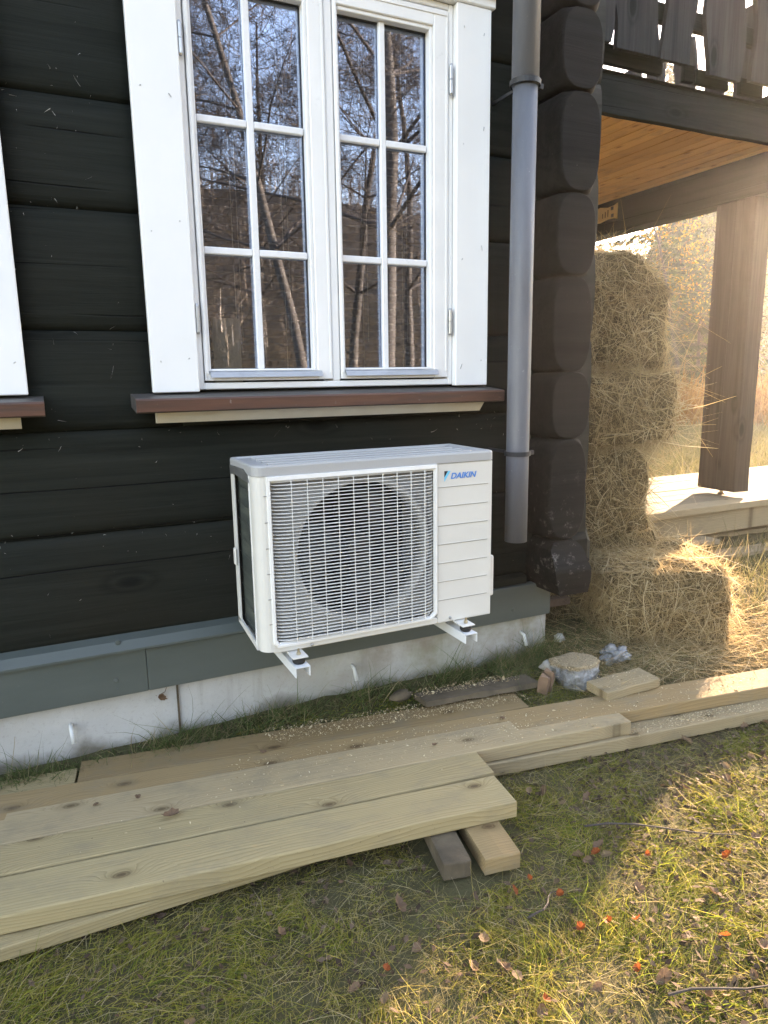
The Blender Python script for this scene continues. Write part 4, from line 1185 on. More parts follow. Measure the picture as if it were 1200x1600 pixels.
bale(2.475, 2.36, -1.19, 0.54, 0.62, 0.365, math.radians(-24), 'low front hay bale with its top lit gold by the sun', 1, 17000, hairy=1.0)
bale(2.36, 2.78, -1.17, 0.66, 0.60, 0.42, math.radians(-6), 'bottom hay bale of the stack, tucked behind the front one', 2, 8000)
bale(2.335, 2.72, -0.765, 0.52, 0.53, 0.41, math.radians(-12), 'second hay bale of the stack, narrower than the one above', 3, 9500, hairy=1.5)
bale(2.40, 2.72, -0.338, 0.66, 0.58, 0.34, math.radians(-2), 'third hay bale of the stack, jutting out to the right', 4, 10000, hairy=2.0)
bale(2.36, 2.74, 0.015, 0.60, 0.55, 0.53, math.radians(-8), 'topmost hay bale of the stack with a rounded slumping top', 5, 12000, topround=0.33, hairy=1.6)
# loose hay spilled on the ground round the pile
n = 6000
x = RS.normal(2.3, 0.5, n); y = RS.normal(2.02, 0.17, n)
ok = (x > 1.75) & (x < 3.6) & (y < 3.0) & (y > 1.72 - 0.0 * x); x, y = x[ok], y[ok]; n = len(x)
P = np.stack([x, y, gz(x, y) + RS.uniform(0.0, 0.035, n)], -1)
Dv = nrm(np.stack([RS.normal(size=n), RS.normal(size=n), RS.normal(0, 0.25, n) + 0.1], -1)); L = RS.uniform(0.04, 0.17, n)
V, F, a = ribbons(P, Dv, L, RS.uniform(0.0012, 0.003, n), RS.normal(0, 0.2, (n, 3)) * L[:, None], 3)
tag(obj('spilled_hay', npmesh('spilled_hay', V, F, a, 'straw')), 'loose hay spilled round the foot of the bales', kind='stuff')

# ------------------------------------------------------------------ lumps by the plinth
def lump(name, cx, cy, cz, r, label, cat, mat, seed, sq_=(1, 1, 1), sub=3, amp=0.3, flat=None):
    m = MB(); bmesh.ops.create_icosphere(m.bm, subdivisions=sub, radius=1.0)
    for v in m.bm.verts:
        d = v.co.normalized()
        k = 1 + amp * mnoise.noise(d * 1.7 + Vector((seed, 0, 0))) + amp * 0.4 * mnoise.noise(d * 5 + Vector((seed, 0, 0)))
        v.co = Vector((d.x * sq_[0], d.y * sq_[1], d.z * sq_[2])) * r * k
        if flat is not None and v.co.z > flat: v.co.z = flat + 0.1 * (v.co.z - flat)
    o = obj(name, m.mesh(name), mat, None, (cx, cy, cz), True)
    return tag(o, label, cat)
pw = lump('wrapped_lump', 1.775, 2.02, -1.14, 0.088, 'squat lump wrapped in clear plastic with sawdust on top', 'wrapped lump', 'wrapped_film', 3, (1.2, 0.85, 0.95), flat=0.040, amp=0.3, sub=4)
lump('plastic_scrap', 2.02, 2.06, -1.135, 0.045, 'crumpled clear plastic scrap half under the front bale', 'plastic scrap', 'plastic_film', 9, (1.4, 0.8, 0.8), amp=0.9, sub=4)
fw = thing('firewood_chunk', (1.60, 1.99, -1.17), 'reddish split firewood chunk standing between grass and planks', 'wood chunk', None, 0.5)
fw.rotation_euler = (0.25, -0.3, 0.5)
for (a, b, c, d, h) in ((-0.03, -0.006, -0.022, 0.02, 0.085), (-0.007, 0.014, -0.028, 0.014, 0.098), (0.013, 0.032, -0.02, 0.022, 0.072)):
    m = MB(); m.loft([[(a + 0.004, c, 0), (b, c + 0.003, 0), (b - 0.003, d, 0), (a, d - 0.004, 0)], [(a, c + 0.004, h * 0.6), (b + 0.003, c, h * 0.55), (b, d, h * 0.6), (a + 0.003, d, h * 0.65)], [(a + 0.006, c + 0.008, h), (b - 0.003, c + 0.004, h * 0.9), (b - 0.005, d - 0.006, h * 1.04), (a + 0.004, d - 0.003, h * 0.93)]])
    obj('splinter', m.mesh('splinter'), 'split_wood', fw)
lump('stone', 1.855, 2.22, -1.09, 0.022, 'small pale concrete crumb beside the plinth corner', 'stone', 'flint', 6, (1.2, 1, 0.8), amp=0.6, sub=2)
lump('stone', 1.69, 2.08, -1.13, 0.028, 'grey stone just left of the plastic wrapped lump', 'stone', 'flint', 8, (1.2, 1, 0.7), amp=0.6, sub=2)
lump('stone', 1.06, 2.13, -1.14, 0.03, 'dark stone at the end of the rotten board', 'stone', 'rotten_board', 12, (1.6, 0.8, 0.6), amp=0.6, sub=2)
m = MB(); m.box(1.83, 2.1, 2.44, 2.50, -1.045, -1.01, 0.003); o = m.build('orange_lath', 'split_wood', at=(1.9, 2.4, -1.03)); tag(o, 'reddish lath lying behind the plinth corner', 'lath')

# sawdust: grains on planks, board and lump
def grains(name, boxes, label):
    parts = []
    for (x0, x1, fy, w, z, n) in boxes:
        x = x0 + (x1 - x0) * RS.beta(1.3, 1.3, n); y = fy(x) + w * RS.rand(n)
        C_ = np.stack([x, y, np.full(n, z) + RS.uniform(0.0008, 0.003, n)], -1)
        Nn = nrm(np.stack([RS.normal(0, 0.4, n), RS.normal(0, 0.4, n), np.ones(n)], -1))
        parts.append(quads(C_, Nn, RS.gamma(2.2, 0.0008, n), aspect=1.3))
    V, F, a = join(parts)
    tag(obj(name, npmesh(name, V, F, a, 'chips')), label, kind='stuff')
grains('sawdust', [(0.55, 1.5, lambda x: 2.125 - 0.128 * (x + 0.022) + 0.01, 0.11, T - 0.004, 3500), (0.4, 1.5, lambda x: 2.262 - 0.1427 * (x + 2.2) + 0.02, 0.11, T - 0.003, 900),
                   (0.3, 1.6, lambda x: 2.095 - 0.1266 * (x + 1.8) + 0.005, 0.10, T - 0.002, 700), (1.66, 2.35, lambda x: 1.76 - 0.134 * (x - 0.75) + 0.01, 0.06, T - 0.052, 1500),
                   (1.69, 1.86, lambda x: 1.955 + 0 * x, 0.12, -1.14 + 0.036, 700), (1.1, 1.55, lambda x: 2.14 - 0.1 * x + 0.06, 0.06, -1.14, 900), (1.75, 1.98, lambda x: 1.8 + 0 * x, 0.11, -1.131, 300),
                   (-0.2, 1.0, lambda x: 1.945 - 0.126 * (x + 1.7) + 0.01, 0.12, T - 0.001, 60), (1.5, 2.4, lambda x: 2.262 - 0.1427 * (x + 2.2) + 0.01, 0.12, T - 0.003, 500)], 'pale sawdust scattered over the planks')

# ------------------------------------------------------------------ grass
def off_planks(x, y, marg=0.012):
    """True where no plank covers the ground"""
    front = np.where(x < 0.17, 1.60 - 0.127 * (x + 0.2) - 0.02, 1.602 - 0.127 * (x + 0.2))
    front = np.where(x > 1.09, 1.76 - 0.134 * (x - 0.75), front)
    back = np.where(x < -0.03, 2.27 - 0.127 * (x + 0.0), 2.262 - 0.1427 * (x + 2.2) + 0.15)
    back = np.where((x > -0.03) & (x < 1.46), 2.125 - 0.128 * (x + 0.022) + 0.12, back)
    inside = (y > front - marg + 0.10) & (y < back + marg)
    inside |= (x > 1.05) & (x < 1.11) & (y > 1.43) & (y < 1.75)
    inside |= (x > 0.79) & (x < 1.015) & (y > 1.31) & (y < 1.7)
    return ~inside
def lawn():
    parts = []
    # worn turf: short green blades in tufts plus long bleached stalks lying about
    n = 215000
    x = RS.uniform(-0.75, 3.6, n); y = RS.uniform(0.72, 2.2, n)
    ok = off_planks(x, y) & (x - 1.0 * y < 2.3) & ((x < 1.9) | (y < 1.55)) & (x > 0.30 * y - 0.75)
    x, y = x[ok], y[ok]
    den = np.array([mnoise.noise(Vector((a * 2.6, b * 2.6, 0))) + 0.6 * mnoise.noise(Vector((a * 8, b * 8, 0))) + 0.4 * mnoise.noise(Vector((a * 24, b * 24, 0))) for a, b in zip(x, y)])
    ok = den + RS.normal(0, 0.22, len(x)) > np.where((x - 0.5 * y > 0.55), -0.32, -0.5)
    x, y, den = x[ok], y[ok], den[ok]; n = len(x)
    P = np.stack([x, y, gz(x, y) - 0.004], -1)
    # blades of one tuft lean the same way
    ta = 6.3 * np.array([mnoise.noise(Vector((a * 5, b * 5, 9))) for a, b in zip(x, y)])
    Dv = nrm(np.stack([np.cos(ta) * 0.8 + RS.normal(0, 0.5, n), np.sin(ta) * 0.8 + RS.normal(0, 0.5, n), RS.uniform(0.25, 1.2, n)], -1))
    L = RS.gamma(5, 0.0078, n) * (1 + 0.9 * np.clip(den, -0.6, 1))
    under = y > 1.602 - 0.127 * (x + 0.2) - 0.02
    L = np.where(under, np.minimum(L, 0.045), L)
    val = np.clip(RS.normal(0.46, 0.19, n) - 0.22 * den + 0.10 * (x < 0.95), 0, 1)
    parts.append(ribbons(P, Dv, L, RS.uniform(0.0009, 0.0024, n), np.stack([RS.normal(0, .45, n), RS.normal(0, .45, n), RS.uniform(-.9, -.1, n)], -1) * L[:, None], 3, val))
    n = 30000
    x = RS.uniform(-0.75, 3.6, n); y = RS.uniform(0.72, 2.1, n)
    ok = off_planks(x, y, 0.02) & (x - y < 2.3); x, y = x[ok], y[ok]; n = len(x)
    P = np.stack([x, y, gz(x, y) + RS.uniform(0.0, 0.018, n)], -1)
    ang = RS.normal(0.6, 0.9, n)
    Dv = nrm(np.stack([np.cos(ang), np.sin(ang), RS.normal(0.03, 0.15, n)], -1)); L = RS.gamma(3, 0.018, n) + 0.01
    parts.append(ribbons(P, Dv, L, RS.uniform(0.0006, 0.0014, n), RS.normal(0, .4, (n, 3)) * [1, 1, 0.4] * L[:, None], 3, np.clip(RS.normal(0.80, 0.14, n), 0, 1)))
    V, F, a = join(parts)
    tag(obj('grass', npmesh('grass', V, F, a, 'grass')), 'matted autumn grass of the trodden lawn', kind='stuff')
lawn()
# taller tufts against the plinth
parts = []
n = 5200
cl = RS.choice(len(range(46)), n); cxs = RS.uniform(-0.7, 1.85, 46); hs = RS.uniform(0.45, 1.25, 46)
x = cxs[cl] + RS.normal(0, 0.045, n); y = 2.235 - np.abs(RS.normal(0, 0.045, n))
P = np.stack([x, y, gz(x, y) - 0.01], -1)
Dv = nrm(np.stack([RS.normal(0, 0.42, n), RS.normal(-0.15, 0.3, n), np.ones(n)], -1)); L = RS.gamma(4, 0.020, n) * hs[cl]
parts.append(ribbons(P, Dv, L, RS.uniform(0.0014, 0.0032, n), np.stack([RS.normal(0, .35, n), RS.normal(-.1, .25, n), RS.uniform(-.4, .05, n)], -1) * L[:, None], 4))
n = 5000
x = RS.uniform(-0.8, 2.0, n); y = RS.uniform(2.12, 2.26, n)
P = np.stack([x, y, gz(x, y) - 0.004], -1); Dv = nrm(RS.normal(0, 1, (n, 3)) * [1, 1, 0.5] + [0, 0, 0.4]); L = RS.uniform(0.02, 0.07, n)
parts.append(ribbons(P, Dv, L, RS.uniform(0.0012, 0.003, n), RS.normal(0, .2, (n, 3)) * L[:, None], 2))
n = 3500
x = RS.uniform(1.45, 2.15, n); y = RS.uniform(1.85, 2.35, n)
P = np.stack([x, y, gz(x, y) - 0.004], -1); Dv = nrm(RS.normal(0, 1, (n, 3)) * [1, 1, 0.6] + [0, 0, 0.6]); L = RS.uniform(0.03, 0.12, n)
parts.append(ribbons(P, Dv, L, RS.uniform(0.0012, 0.0026, n), RS.normal(0, .3, (n, 3)) * L[:, None], 3, RS.uniform(0.3, 1, n)))
V, F, a = join(parts)
tag(obj('grass', npmesh('grass', V, F, a, 'grass_wall')), 'dark green grass tufts growing along the plinth', kind='stuff')
# meadow beyond the veranda
def meadow():
    parts = []
    for (r0, r1, n, h, w) in ((3.6, 8, 26000, 0.07, 0.006), (8, 18, 30000, 0.13, 0.014), (18, 38, 26000, 0.28, 0.035)):
        r = np.sqrt(RS.uniform(r0 ** 2, r1 ** 2, n)); a_ = np.radians(RS.uniform(30, 50, n))
        x, y = r * np.cos(a_), r * np.sin(a_)
        ok = ~((x < 6.4) & (x > 2.9) & (y > 3.1) & (y < 4.4)) & ~((x < 3) & (y > 2.2)); x, y = x[ok], y[ok]; n = len(x)
        P = np.stack([x, y, gz(x, y) - 0.01], -1)
        Dv = nrm(np.stack([RS.normal(0, 0.5, n), RS.normal(0, 0.5, n), np.ones(n)], -1)); L = RS.gamma(5, h / 5, n)
        parts.append(ribbons(P, Dv, L, RS.uniform(w * 0.5, w, n), RS.normal(0, .35, (n, 3)) * L[:, None], 2, np.clip(RS.normal(0.45, 0.25, n) + 0.25 * (r1 > 20), 0, 1)))
    V, F, a = join(parts)
    tag(obj('meadow_grass', npmesh('meadow_grass', V, F, a, 'meadow_grass')), 'pale yellow meadow grass beyond the veranda', kind='stuff')
    n = 5200
    cx = RS.uniform(0, 1, n)
    r = RS.uniform(16, 24, n); a_ = np.radians(RS.uniform(33, 46, n))
    x, y = r * np.cos(a_), r * np.sin(a_)
    P = np.stack([x, y, gz(x, y)], -1); Dv = nrm(np.stack([RS.normal(0, 0.3, n), RS.normal(0, 0.3, n), np.ones(n)], -1)); L = RS.uniform(0.3, 1.0, n)
    V, F, a = ribbons(P, Dv, L, RS.uniform(0.02, 0.05, n), RS.normal(0, .3, (n, 3)) * L[:, None], 3)
    tag(obj('meadow_grass', npmesh('meadow_grass', V, F, a, 'rust_grass')), 'tall rust orange grass at the edge of the wood', kind='stuff')
meadow()
# leaf litter that nobody could count
n = 15000
x = RS.uniform(-0.6, 3.2, n); y = RS.uniform(0.72, 1.75, n)
w_ = 0.25 + 0.75 * (x - 0.6 * y > 0.5); ok = off_planks(x, y) & (RS.rand(n) < w_); x, y = x[ok], y[ok]; n = len(x)
V, F, a = quads(np.stack([x, y, gz(x, y) + RS.uniform(0.002, 0.02, n)], -1), nrm(np.stack([RS.normal(0, .45, n), RS.normal(0, .45, n), np.ones(n)], -1)), np.clip(RS.gamma(3, 0.0022, n) + 0.0015, 0, 0.011), aspect=1.2)
tag(obj('leaf_litter', npmesh('leaf_litter', V, F, a, 'litter')), 'crumbled brown leaf litter between the grass blades', kind='stuff')

# fallen leaves, one by one
def leaf_mesh(name, mat, L=0.024, W=0.018, curl=0.3, teeth=True):
    V, F = [(0, 0, 0)], []
    n = 14
    for i in range(n):
        a = 2 * PI * i / n
        r = 1.0 + (0.08 * (-1) ** i if teeth else 0)
        x = math.cos(a) * L * r * (1.12 if abs(a) < 0.3 else 1); y = math.sin(a) * W * r * (1 - 0.25 * math.cos(a))
        V.append((x, y, curl * (y * y / W) * 0.9 + curl * 0.4 * (x * x / L)))
    for i in range(n): F.append((0, 1 + i, 1 + (i + 1) % n))
    me = bpy.data.meshes.new(name)
    V += [(-L, 0.0008, 0.001), (-L, -0.0008, 0.001), (-L * 1.8, 0, 0.006)]; F.append((n + 1, n + 2, n + 3))
    me.from_pydata(V, [], F); a = me.attributes.new('v', 'FLOAT', 'POINT')
    a.data.foreach_set('value', [0.5 + 0.4 * math.sin(i * 3.3) for i in range(len(V))])
    me.materials.append(MAT[mat]); me.update()
    return me
LO = [leaf_mesh('leaf', 'leaf_orange', 0.017, 0.013, 0.5), leaf_mesh('leaf', 'leaf_orange', 0.014, 0.012, 0.9)]
LB = [leaf_mesh('leaf', 'leaf_brown', 0.020, 0.015, 0.8), leaf_mesh('leaf', 'leaf_brown', 0.024, 0.014, 1.0), leaf_mesh('leaf', 'leaf_brown', 0.015, 0.013, -0.4)]
LT = [leaf_mesh('leaf', 'leaf_tan', 0.019, 0.013, 0.5), leaf_mesh('leaf', 'leaf_tan', 0.014, 0.012, 0.2)]
def put_leaf(meshes, x, y, z, label, group, tilt=0.35):
    o = bpy.data.objects.new('fallen_leaf', random.choice(meshes))
    link(o, None, (x, y, z))
    o.rotation_euler = (random.gauss(0, tilt), random.gauss(0, tilt), random.uniform(0, 2 * PI))
    s = random.uniform(0.5, 1.0); o.scale = (s, s, s)
    return tag(o, label, 'leaf', group)
LEAVES_ORANGE = [(0.93, 1.247), (0.99, 1.265), (1.205, 1.265), (0.99, 1.075), (1.12, 1.035), (1.26, 0.91), (1.02, 1.185), (0.55, 1.185), (1.50, 1.10), (1.74, 1.04), (1.02, 0.93), (1.06, 1.06), (1.32, 1.20), (0.80, 0.96)]
for x, y in LEAVES_ORANGE:
    put_leaf(LO, x, y, gzf(x, y) + 0.026, 'bright orange red leaf lying on the sunlit grass', 'orange leaves on the lawn', 0.5)
cnt = 0
while cnt < 110:
    x, y = random.uniform(-0.6, 2.9), random.uniform(0.8, 1.7)
    if not off_planks(np.array([x]), np.array([y]), 0.03)[0] or x - y > 1.5: continue
    put_leaf(LB if random.random() < 0.75 else LT, x, y, gzf(x, y) + 0.016, 'dull brown dry leaf lying in the lawn grass', 'brown leaves on the lawn'); cnt += 1
for x, y, z, lab in ((0.13, 1.93, T, 'small brown leaf on the planks, farther from the lawn of the left pair'), (0.52, 2.02, T, 'curled brown leaf on the brown plank in front of the plinth joint'), (0.02, 1.955, T, 'leftmost brown leaf lying on the planks'),
                     (0.2, 1.80, T, 'brown leaf on the pale planks nearest to the lawn'), (1.02, 1.80, T, 'brown leaf on the third plank near the end of the second plank'), (1.32, 1.86, T, 'brown leaf on the brown plank in the middle of the sawdust')):
    put_leaf(LB, x, y, z + 0.006, lab, 'leaves on the planks', 0.15)
m = MB()
m.tube([(0.250, 2.258, -1.01), (0.262, 2.245, -1.0), (0.268, 2.245, -0.985)], 0.001, 4)
o = m.build('dry_sprig', 'leaf_brown', at=(0.25, 2.258, -1.01)); tag(o, 'dry leaf sprig stuck to the plinth left of the heat pump', 'leaf sprig')
q = bpy.data.objects.new('leaf', LB[1]); link(q, o, (0.0, -0.008, -0.008)); q.rotation_euler = (1.3, 0.6, 0.3); q.scale = (0.7,) * 3
# twigs on the lawn
for k, (x, y, L, a) in enumerate(((1.25, 1.36, 0.42, -0.55), (1.02, 0.84, 0.30, -0.3), (0.9, 1.14, 0.13, 0.4), (1.7, 1.0, 0.25, 0.9))):
    pts = []
    for i in range(7):
        u = i / 6
        px, py = x + math.cos(a) * L * u, y + math.sin(a) * L * u + 0.012 * math.sin(u * 7 + k)
        pts.append((px, py, gzf(px, py) + 0.032 + 0.01 * math.sin(u * 4)))
    m = MB(); m.tube(pts, [0.0032 - 0.002 * i / 6 for i in range(7)], 6)
    o = m.build('twig', 'twig_bark', at=pts[0]); tag(o, ['long thin twig lying across the sunlit grass', 'forked dark twig at the bottom edge of the lawn', 'short twig near the orange leaves', 'bent twig lying among brown leaves at the right'][k], 'twig')

# dirt bits and webs on the dark wall
n = 420
x = RS.uniform(-0.2, 1.66, n); z = RS.uniform(-0.75, 1.1, n)
near = RS.rand(n) < 0.6
z = np.where(near, RS.choice([-0.456, -0.145, 0.143, 0.475, 0.765], n) + RS.normal(-0.01, 0.035, n), z)
ok = ~((x > 0.22) & (z > -0.13)) ; x, z = x[ok], z[ok]; n = len(x)
P = np.stack([x, np.full(n, YW - 0.003), z], -1)
Dv = nrm(np.stack([RS.normal(size=n), np.full(n, -0.15), RS.normal(size=n)], -1)); L = RS.gamma(2, 0.0035, n)
V, F, a = ribbons(P, Dv, L, RS.uniform(0.0006, 0.0018, n), RS.normal(0, .5, (n, 3)) * [1, 0.05, 1] * L[:, None], 3)
tag(obj('cobweb', npmesh('cobweb', V, F, a, 'cobweb')), 'wisps of cobweb and dust caught on the log wall', kind='stuff')

# ------------------------------------------------------------------ trees
def seg_tube(p0, p1, r0, r1, n):
    d = p1 - p0; d = d / (np.linalg.norm(d) + 1e-9)
    u = np.cross(d, [0, 0, 1.0]); u = u / (np.linalg.norm(u) + 1e-9) if np.linalg.norm(u) > 1e-3 else np.array([1.0, 0, 0]); w = np.cross(d, u)
    a = np.arange(n) * 2 * PI / n
    c = np.cos(a)[:, None] * u + np.sin(a)[:, None] * w
    return np.concatenate([p0 + c * r0, p1 + c * r1])
def skeleton_mesh(segs, name, mat, nmin=3):
    V, F, o = [], [], 0
    for p0, p1, r0, r1 in segs:
        n = 9 if r0 > 0.06 else (5 if r0 > 0.015 else 3)
        V.append(seg_tube(p0, p1, r0, r1, n))
        i = np.arange(n); j = (i + 1) % n
        F.append(np.stack([i, j, j + n, i + n], -1) + o); o += 2 * n
    me = npmesh(name, np.concatenate(V), np.concatenate(F), None, mat)
    me.polygons.foreach_set('use_smooth', [True] * len(me.polygons))
    return me
def grow(rng, p, d, L, r, depth, out, maxd, droop=0.0, nseg=5, spread=0.7, kids=(3, 5), twist=0.13):
    seg = L / nseg
    pts = [p]
    for i in range(nseg):
        d = d + rng.normal(0, twist, 3) + np.array([0, 0, -droop * (i / nseg)]) ; d = d / np.linalg.norm(d)
        q = p + d * seg; ra, rb = r * (1 - 0.8 * i / nseg), r * (1 - 0.8 * (i + 1) / nseg)
        out.append((p, q, max(ra, 0.0035), max(rb, 0.003), depth)); 
        if depth < maxd and i >= (1 if depth else 2):
            for _ in range(rng.randint(*kids) if depth else rng.randint(2, 5)):
                s = rng.normal(0, 1, 3); s = s - d * s.dot(d); s /= np.linalg.norm(s)
                dd = d * (1 - spread) + s * spread + np.array([0, 0, 0.12 if depth == 0 else -0.05]); dd /= np.linalg.norm(dd)
                f = rng.uniform(0.35, 0.62) * (1.0 if depth else (1.15 - 0.6 * i / nseg))
                grow(rng, q, dd, L * f * (0.9 if depth else 0.75), max(rb * 0.36, 0.004), depth + 1, out, maxd, droop + 0.05, 4, spread, kids, twist * 1.3)
        p = q
def bare_birch(loc, h, r, seed, label, group, lean=(0, 0), maxd=4, first=None):
    rng = np.random.RandomState(seed); out = []
    grow(rng, np.array([0, 0, 0.0]), np.array([lean[0], lean[1], 1.0]), h, r, 0, out, maxd, 0.0, 9, 0.75, (2, 4), 0.05)
    root = thing('birch_tree', loc, label, 'tree', group)
    obj('trunk', skeleton_mesh([s[:4] for s in out if s[4] == 0], 'trunk', 'birch_bark'), None, root)
    cr = obj('crown', skeleton_mesh([s[:4] for s in out if s[4] > 0], 'crown', 'twig_bark'), None, root)
    e = np.array([s[1] for s in out if s[4] >= 2]); n = 4200
    P = e[RS.randint(len(e), size=n)]
    Dv = nrm(RS.normal(0, 1, (n, 3)) + np.array([0, 0, -0.25])); L = RS.uniform(0.25, 0.9, n)
    V, F, a = ribbons(P, Dv, L, RS.uniform(0.006, 0.012, n), np.stack([RS.normal(0, .15, n), RS.normal(0, .15, n), RS.uniform(-.5, 0, n)], -1) * L[:, None], 3, RS.uniform(0, .4, n))
    tw = obj('twigs', npmesh('twigs', V, F, a, 'far_twigs'), None, root); tw['kind'] = 'stuff'
    return root, len(out)
# bare birches on the lawn behind the viewer (seen mirrored in the window)
GB = 'bare birches standing opposite the window'
bare_birch((6.1, -8.2, -1.3), 12, 0.185, 4, 'tall bare birch mirrored in the right window sash', GB, (0.0, 0.0))
bare_birch((4.75, -8.6, -1.3), 11, 0.115, 9, 'leaning bare birch mirrored in the left window sash', GB, (-0.14, 0.0))
bare_birch((7.2, -12.5, -1.3), 10, 0.14, 13, 'slim bare birch mirrored beside the tall one', GB, (0.03, 0))
bare_birch((5.2, -13.5, -1.3), 10, 0.12, 17, 'thin bare birch mirrored low in the middle of the window', GB, (-0.05, 0))
bare_birch((9.6, -14.0, -1.3), 11, 0.15, 21, 'bare birch mirrored at the right edge of the window', GB, (0.05, 0))
bare_birch((3.0, -14.5, -1.3), 10, 0.13, 25, 'bare birch mirrored at the left edge of the window', GB, (0.02, 0))

def spruce_meshes(seed, h, sp=1.0, needle='spruce_needles'):
    rng = np.random.RandomState(seed)
    tr = [(np.array([0, 0, h * i / 10]), np.array([0, 0, h * (i + 1) / 10]), h * 0.014 * (1 - i / 10.5), h * 0.014 * (1 - (i + 1) / 10.5)) for i in range(10)]
    P, D, L, W, B = [], [], [], [], []
    z = h * 0.08
    while z < h * 0.99:
        R_ = h * 0.20 * (1 - z / h) ** 0.75 * rng.uniform(0.75, 1.15) * sp
        for b in range(rng.randint(4, 7)):
            a = rng.uniform(0, 2 * PI); d = np.array([math.cos(a), math.sin(a), rng.uniform(-0.25, 0.05)])
            tr.append((np.array([0, 0, z]), np.array([0, 0, z]) + d * R_, 0.02, 0.005))
            ns = int(6 + R_ * 14)
            for k in range(ns):
                u = rng.uniform(0.15, 1) ; q = np.array([0, 0, z]) + d * R_ * u
                s = np.array([-d[1], d[0], 0]) * rng.choice([-1, 1]) * rng.uniform(0.3, 1) + d * 0.6 + np.array([0, 0, rng.uniform(-0.5, 0.1)])
                P.append(q); D.append(s / np.linalg.norm(s)); L.append(rng.uniform(0.16, 0.42) * (1.15 - 0.5 * u)); W.append(rng.uniform(0.05, 0.11)); B.append(np.array([0, 0, -0.08]))
        z += h * 0.022 * rng.uniform(0.7, 1.4)
    V, F, a_ = ribbons(np.array(P), np.array(D), np.array(L), np.array(W), np.array(B), 2)
    return skeleton_mesh(tr, 'trunk', 'spruce_bark'), npmesh('crown', V, F, a_, needle)
def leafy_meshes(seed, h, mat, nl, size, r):
    rng = np.random.RandomState(seed); out = []
    grow(rng, np.array([0, 0, 0.0]), np.array([0, 0, 1.0]), h, r, 0, out, 2, 0, 8, 0.7, (2, 4), 0.06)
    tips = np.array([s[1] for s in out if s[4] >= 1])
    c = tips[RS.randint(len(tips), size=nl)] + RS.normal(0, 0.16, (nl, 3))
    V, F, a_ = quads(c, nrm(RS.normal(size=(nl, 3))), RS.uniform(size * 0.6, size * 1.2, nl))
    return skeleton_mesh([s[:4] for s in out], 'trunk', 'twig_bark'), npmesh('crown', V, F, a_, mat)
def tree_from(meshes, name, x, y, s, label, group):
    root = thing(name, (x, y, gzf(x, y) - 0.05), label, 'tree', group, random.uniform(0, 6.28))
    root.scale = (s, s, s)
    link(bpy.data.objects.new('trunk', meshes[0]), root); link(bpy.data.objects.new('crown', meshes[1]), root)
SP = [spruce_meshes(3, 11, 1.5), spruce_meshes(5, 9, 0.8), spruce_meshes(8, 8, 1.1, 'pine_needles'), spruce_meshes(12, 10, 0.7, 'pine_needles')]
YB = [leafy_meshes(2, 6.5, 'yellow_leaves', 3200, 0.034, 0.07), leafy_meshes(6, 5, 'pine_needles', 12000, 0.042, 0.06)]
BB = []
for sdd in (31, 37):
    rng = np.random.RandomState(sdd); out = []
    grow(rng, np.array([0, 0, 0.0]), np.array([0, 0, 1.0]), 8, 0.08, 0, out, 2, 0, 8, 0.6, (2, 4), 0.06)
    BB.append((skeleton_mesh([s[:4] for s in out if s[4] == 0], 'trunk', 'birch_bark'), skeleton_mesh([s[:4] for s in out if s[4] > 0], 'crown', 'twig_bark')))
GT = 'trees at the edge of the wood beyond the meadow'
def at(az, r): return r * math.cos(math.radians(az)), r * math.sin(math.radians(az))
tree_from(SP[0], 'spruce_tree', *at(44.0, 26), 1.05, 'dark tall spruce left of the yellow birch', GT)
tree_from(YB[0], 'birch_tree', *at(42.1, 21), 0.95, 'golden yellow birch glowing beyond the hay stack', GT)
tree_from(YB[0], 'birch_tree', *at(42.9, 29), 0.8, 'sparse orange birch behind the golden one', GT)
k = 0
for az, r, s, kind in ((48.5, 34, .75, 'bare'), (47.3, 36, .8, 'bare'), (46.6, 38, .85, 'bare'), (46.0, 33, .62, 'bare'), (45.2, 36, .8, 'bare'), (44.6, 29, 0.42, 'pine'), (44.2, 37, .7, 'bare'), (42.8, 33, 0.9, 'pine'),
                       (42.3, 31, 1.1, 'leaf'), (41.7, 33, 1.2, 'pine'), (41.0, 27, 1.25, 'leaf'), (40.6, 30, 1.2, 'pine'), (40.1, 26, 1.3, 'leaf'), (39.6, 30, 1.25, 'pine'), (39.0, 27, 1.15, 'leaf'), (38.4, 31, 1.0, 'pine'), (37.8, 28, 0.9, 'leaf'),
                       (37.0, 31, 0.8, 'pine'), (36.2, 29, 0.85, 'leaf'), (35.2, 33, 0.7, 'pine'), (34.0, 33, 0.55, 'leaf'), (32.5, 36, 0.5, 'pine'), (49.5, 37, .9, 'bare'), (50.5, 35, .9, 'pine'), (52, 37, .9, 'bare'), (54, 36, 1, 'pine')):
    x, y = at(az, r)
    if kind == 'bare': tree_from(BB[k % 2], 'birch_tree', x, y, s, 'grey leafless birch in the row against the sky', GT)
    elif kind == 'pine': tree_from(SP[2 + k % 2], 'pine_tree', x, y, s, 'olive green conifer at the edge of the wood', GT)
    else: tree_from(YB[1], 'willow_tree', x, y, s, 'olive leafy tree shimmering in the backlight', GT)
    k += 1
ORD = 'first second third fourth fifth sixth seventh eighth ninth tenth eleventh twelfth'.split()
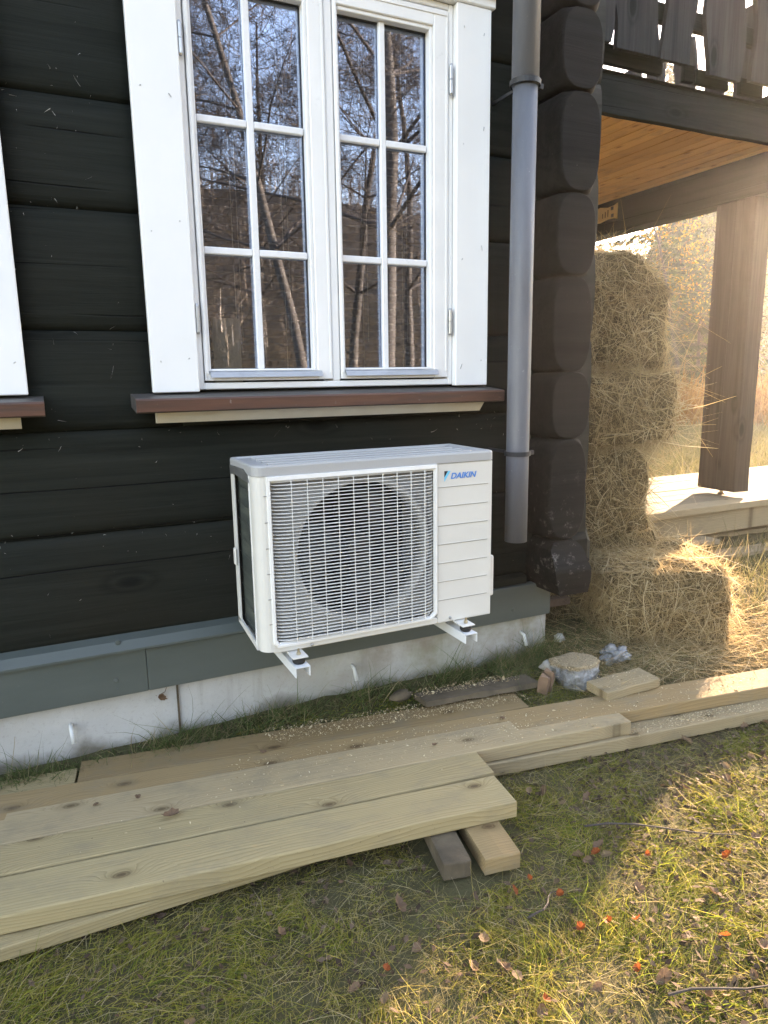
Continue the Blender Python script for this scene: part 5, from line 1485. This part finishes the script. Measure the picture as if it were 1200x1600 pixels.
for lab, tail, grp in (('grey leafless birch in the row against the sky', 'grey leafless birch counted from the left end of the wood edge', 'bare birches beyond the meadow'),
                       ('olive green conifer at the edge of the wood', 'olive green conifer counted from the left end of the wood edge', 'conifers beyond the meadow'),
                       ('olive leafy tree shimmering in the backlight', 'backlit olive leafy tree counted rightwards from the yellow birch', 'backlit leafy trees beyond the meadow')):
    row = sorted([o for o in COL.objects if o.get('label') == lab], key=lambda o: -math.atan2(o.location.y, o.location.x))
    for o, w in zip(row, ORD):
        o['label'] = w + ' ' + tail; o['group'] = grp

# far woods on the two ridges: bare stems and twigs that read as one mass
def woods(name, cx, cy, dx, dy, length, depth, h, n, label, seed, hmin=4, hmax=8):
    d = Vector((dx, dy, 0)).normalized(); p = Vector((-d.y, d.x, 0))
    dg = bpy.context.evaluated_depsgraph_get()
    P, H = [], []
    rng = np.random.RandomState(seed)
    hills = [o for o in COL.objects if o.name.startswith('hill')]
    hobj = hills[0] if seed == 2 else hills[1]
    hobj_m = hobj.data
    from mathutils.bvhtree import BVHTree
    bv = BVHTree.FromPolygons([v.co[:] for v in hobj_m.vertices], [q.vertices[:] for q in hobj_m.polygons])
    for _ in range(n):
        u = rng.uniform(-0.48, 0.48) * length; w = rng.uniform(-0.5, 0.5) * depth
        x, y = cx + d.x * u + p.x * w, cy + d.y * u + p.y * w
        hit = bv.ray_cast(Vector((x, y, 200)), Vector((0, 0, -1)))
        if hit[0] is None: continue
        P.append((x, y, hit[0].z)); H.append(rng.uniform(hmin, hmax))
    P = np.array(P); H = np.array(H); n = len(P)
    parts = [ribbons(P, np.tile([0, 0, 1.0], (n, 1)) + RS.normal(0, .04, (n, 3)), H, H * 0.035, RS.normal(0, .2, (n, 3)), 2, RS.uniform(0.3, 1, n))]
    for k in range(16):
        u = RS.uniform(0.2, 0.95, n); q = P + np.array([0, 0, 1.0]) * (H * u)[:, None]
        D = nrm(np.stack([RS.normal(size=n), RS.normal(size=n), RS.uniform(0.1, 1.4, n)], -1))
        parts.append(ribbons(q, D, H * RS.uniform(0.12, 0.34, n), H * RS.uniform(0.008, 0.03, n), RS.normal(0, .25, (n, 3)), 1, RS.uniform(0, 0.7, n)))
    V, F, a = join(parts)
    tag(obj(name, npmesh(name, V, F, a, 'far_twigs')), label, kind='stuff')
woods('woodland', 80, 92, 150, -130, 250, 66, 22, 1500, 'bare grey woodland covering the low ridge beyond the meadow', 2)
woods('woodland', 50, -95, 1, 0.12, 320, 86, 37, 6500, 'brown leafless woodland on the hillside opposite the house', 5, 2.5, 4.8)

# ------------------------------------------------------------------ lift everything so that the lawn lies at z = 0
for o in COL.objects:
    if o.parent is None and o.type != 'LIGHT':
        o.location.z += EYE

# ------------------------------------------------------------------ thin volume added to imitate the glow of lens glare
m = MB(); m.box(-230, 260, -230, 260, -3.4, 38)
hz_ = obj('glare_volume', m.mesh('glare_volume'))
hz_['kind'] = 'stuff'; hz_['label'] = 'thin added volume standing in for lens glare round the low sun'
hz_.location.z = EYE
hm = bpy.data.materials.new('glare_volume'); hm.use_nodes = True
hm.node_tree.nodes.clear()
_o = hm.node_tree.nodes.new('ShaderNodeOutputMaterial'); _v = hm.node_tree.nodes.new('ShaderNodeVolumePrincipled')
_v.inputs['Color'].default_value = (0.95, 0.95, 0.95, 1); _v.inputs['Density'].default_value = 0.00115; _v.inputs['Anisotropy'].default_value = 0.80
hm.node_tree.links.new(_v.outputs[0], _o.inputs['Volume'])
hz_.data.materials.append(hm)
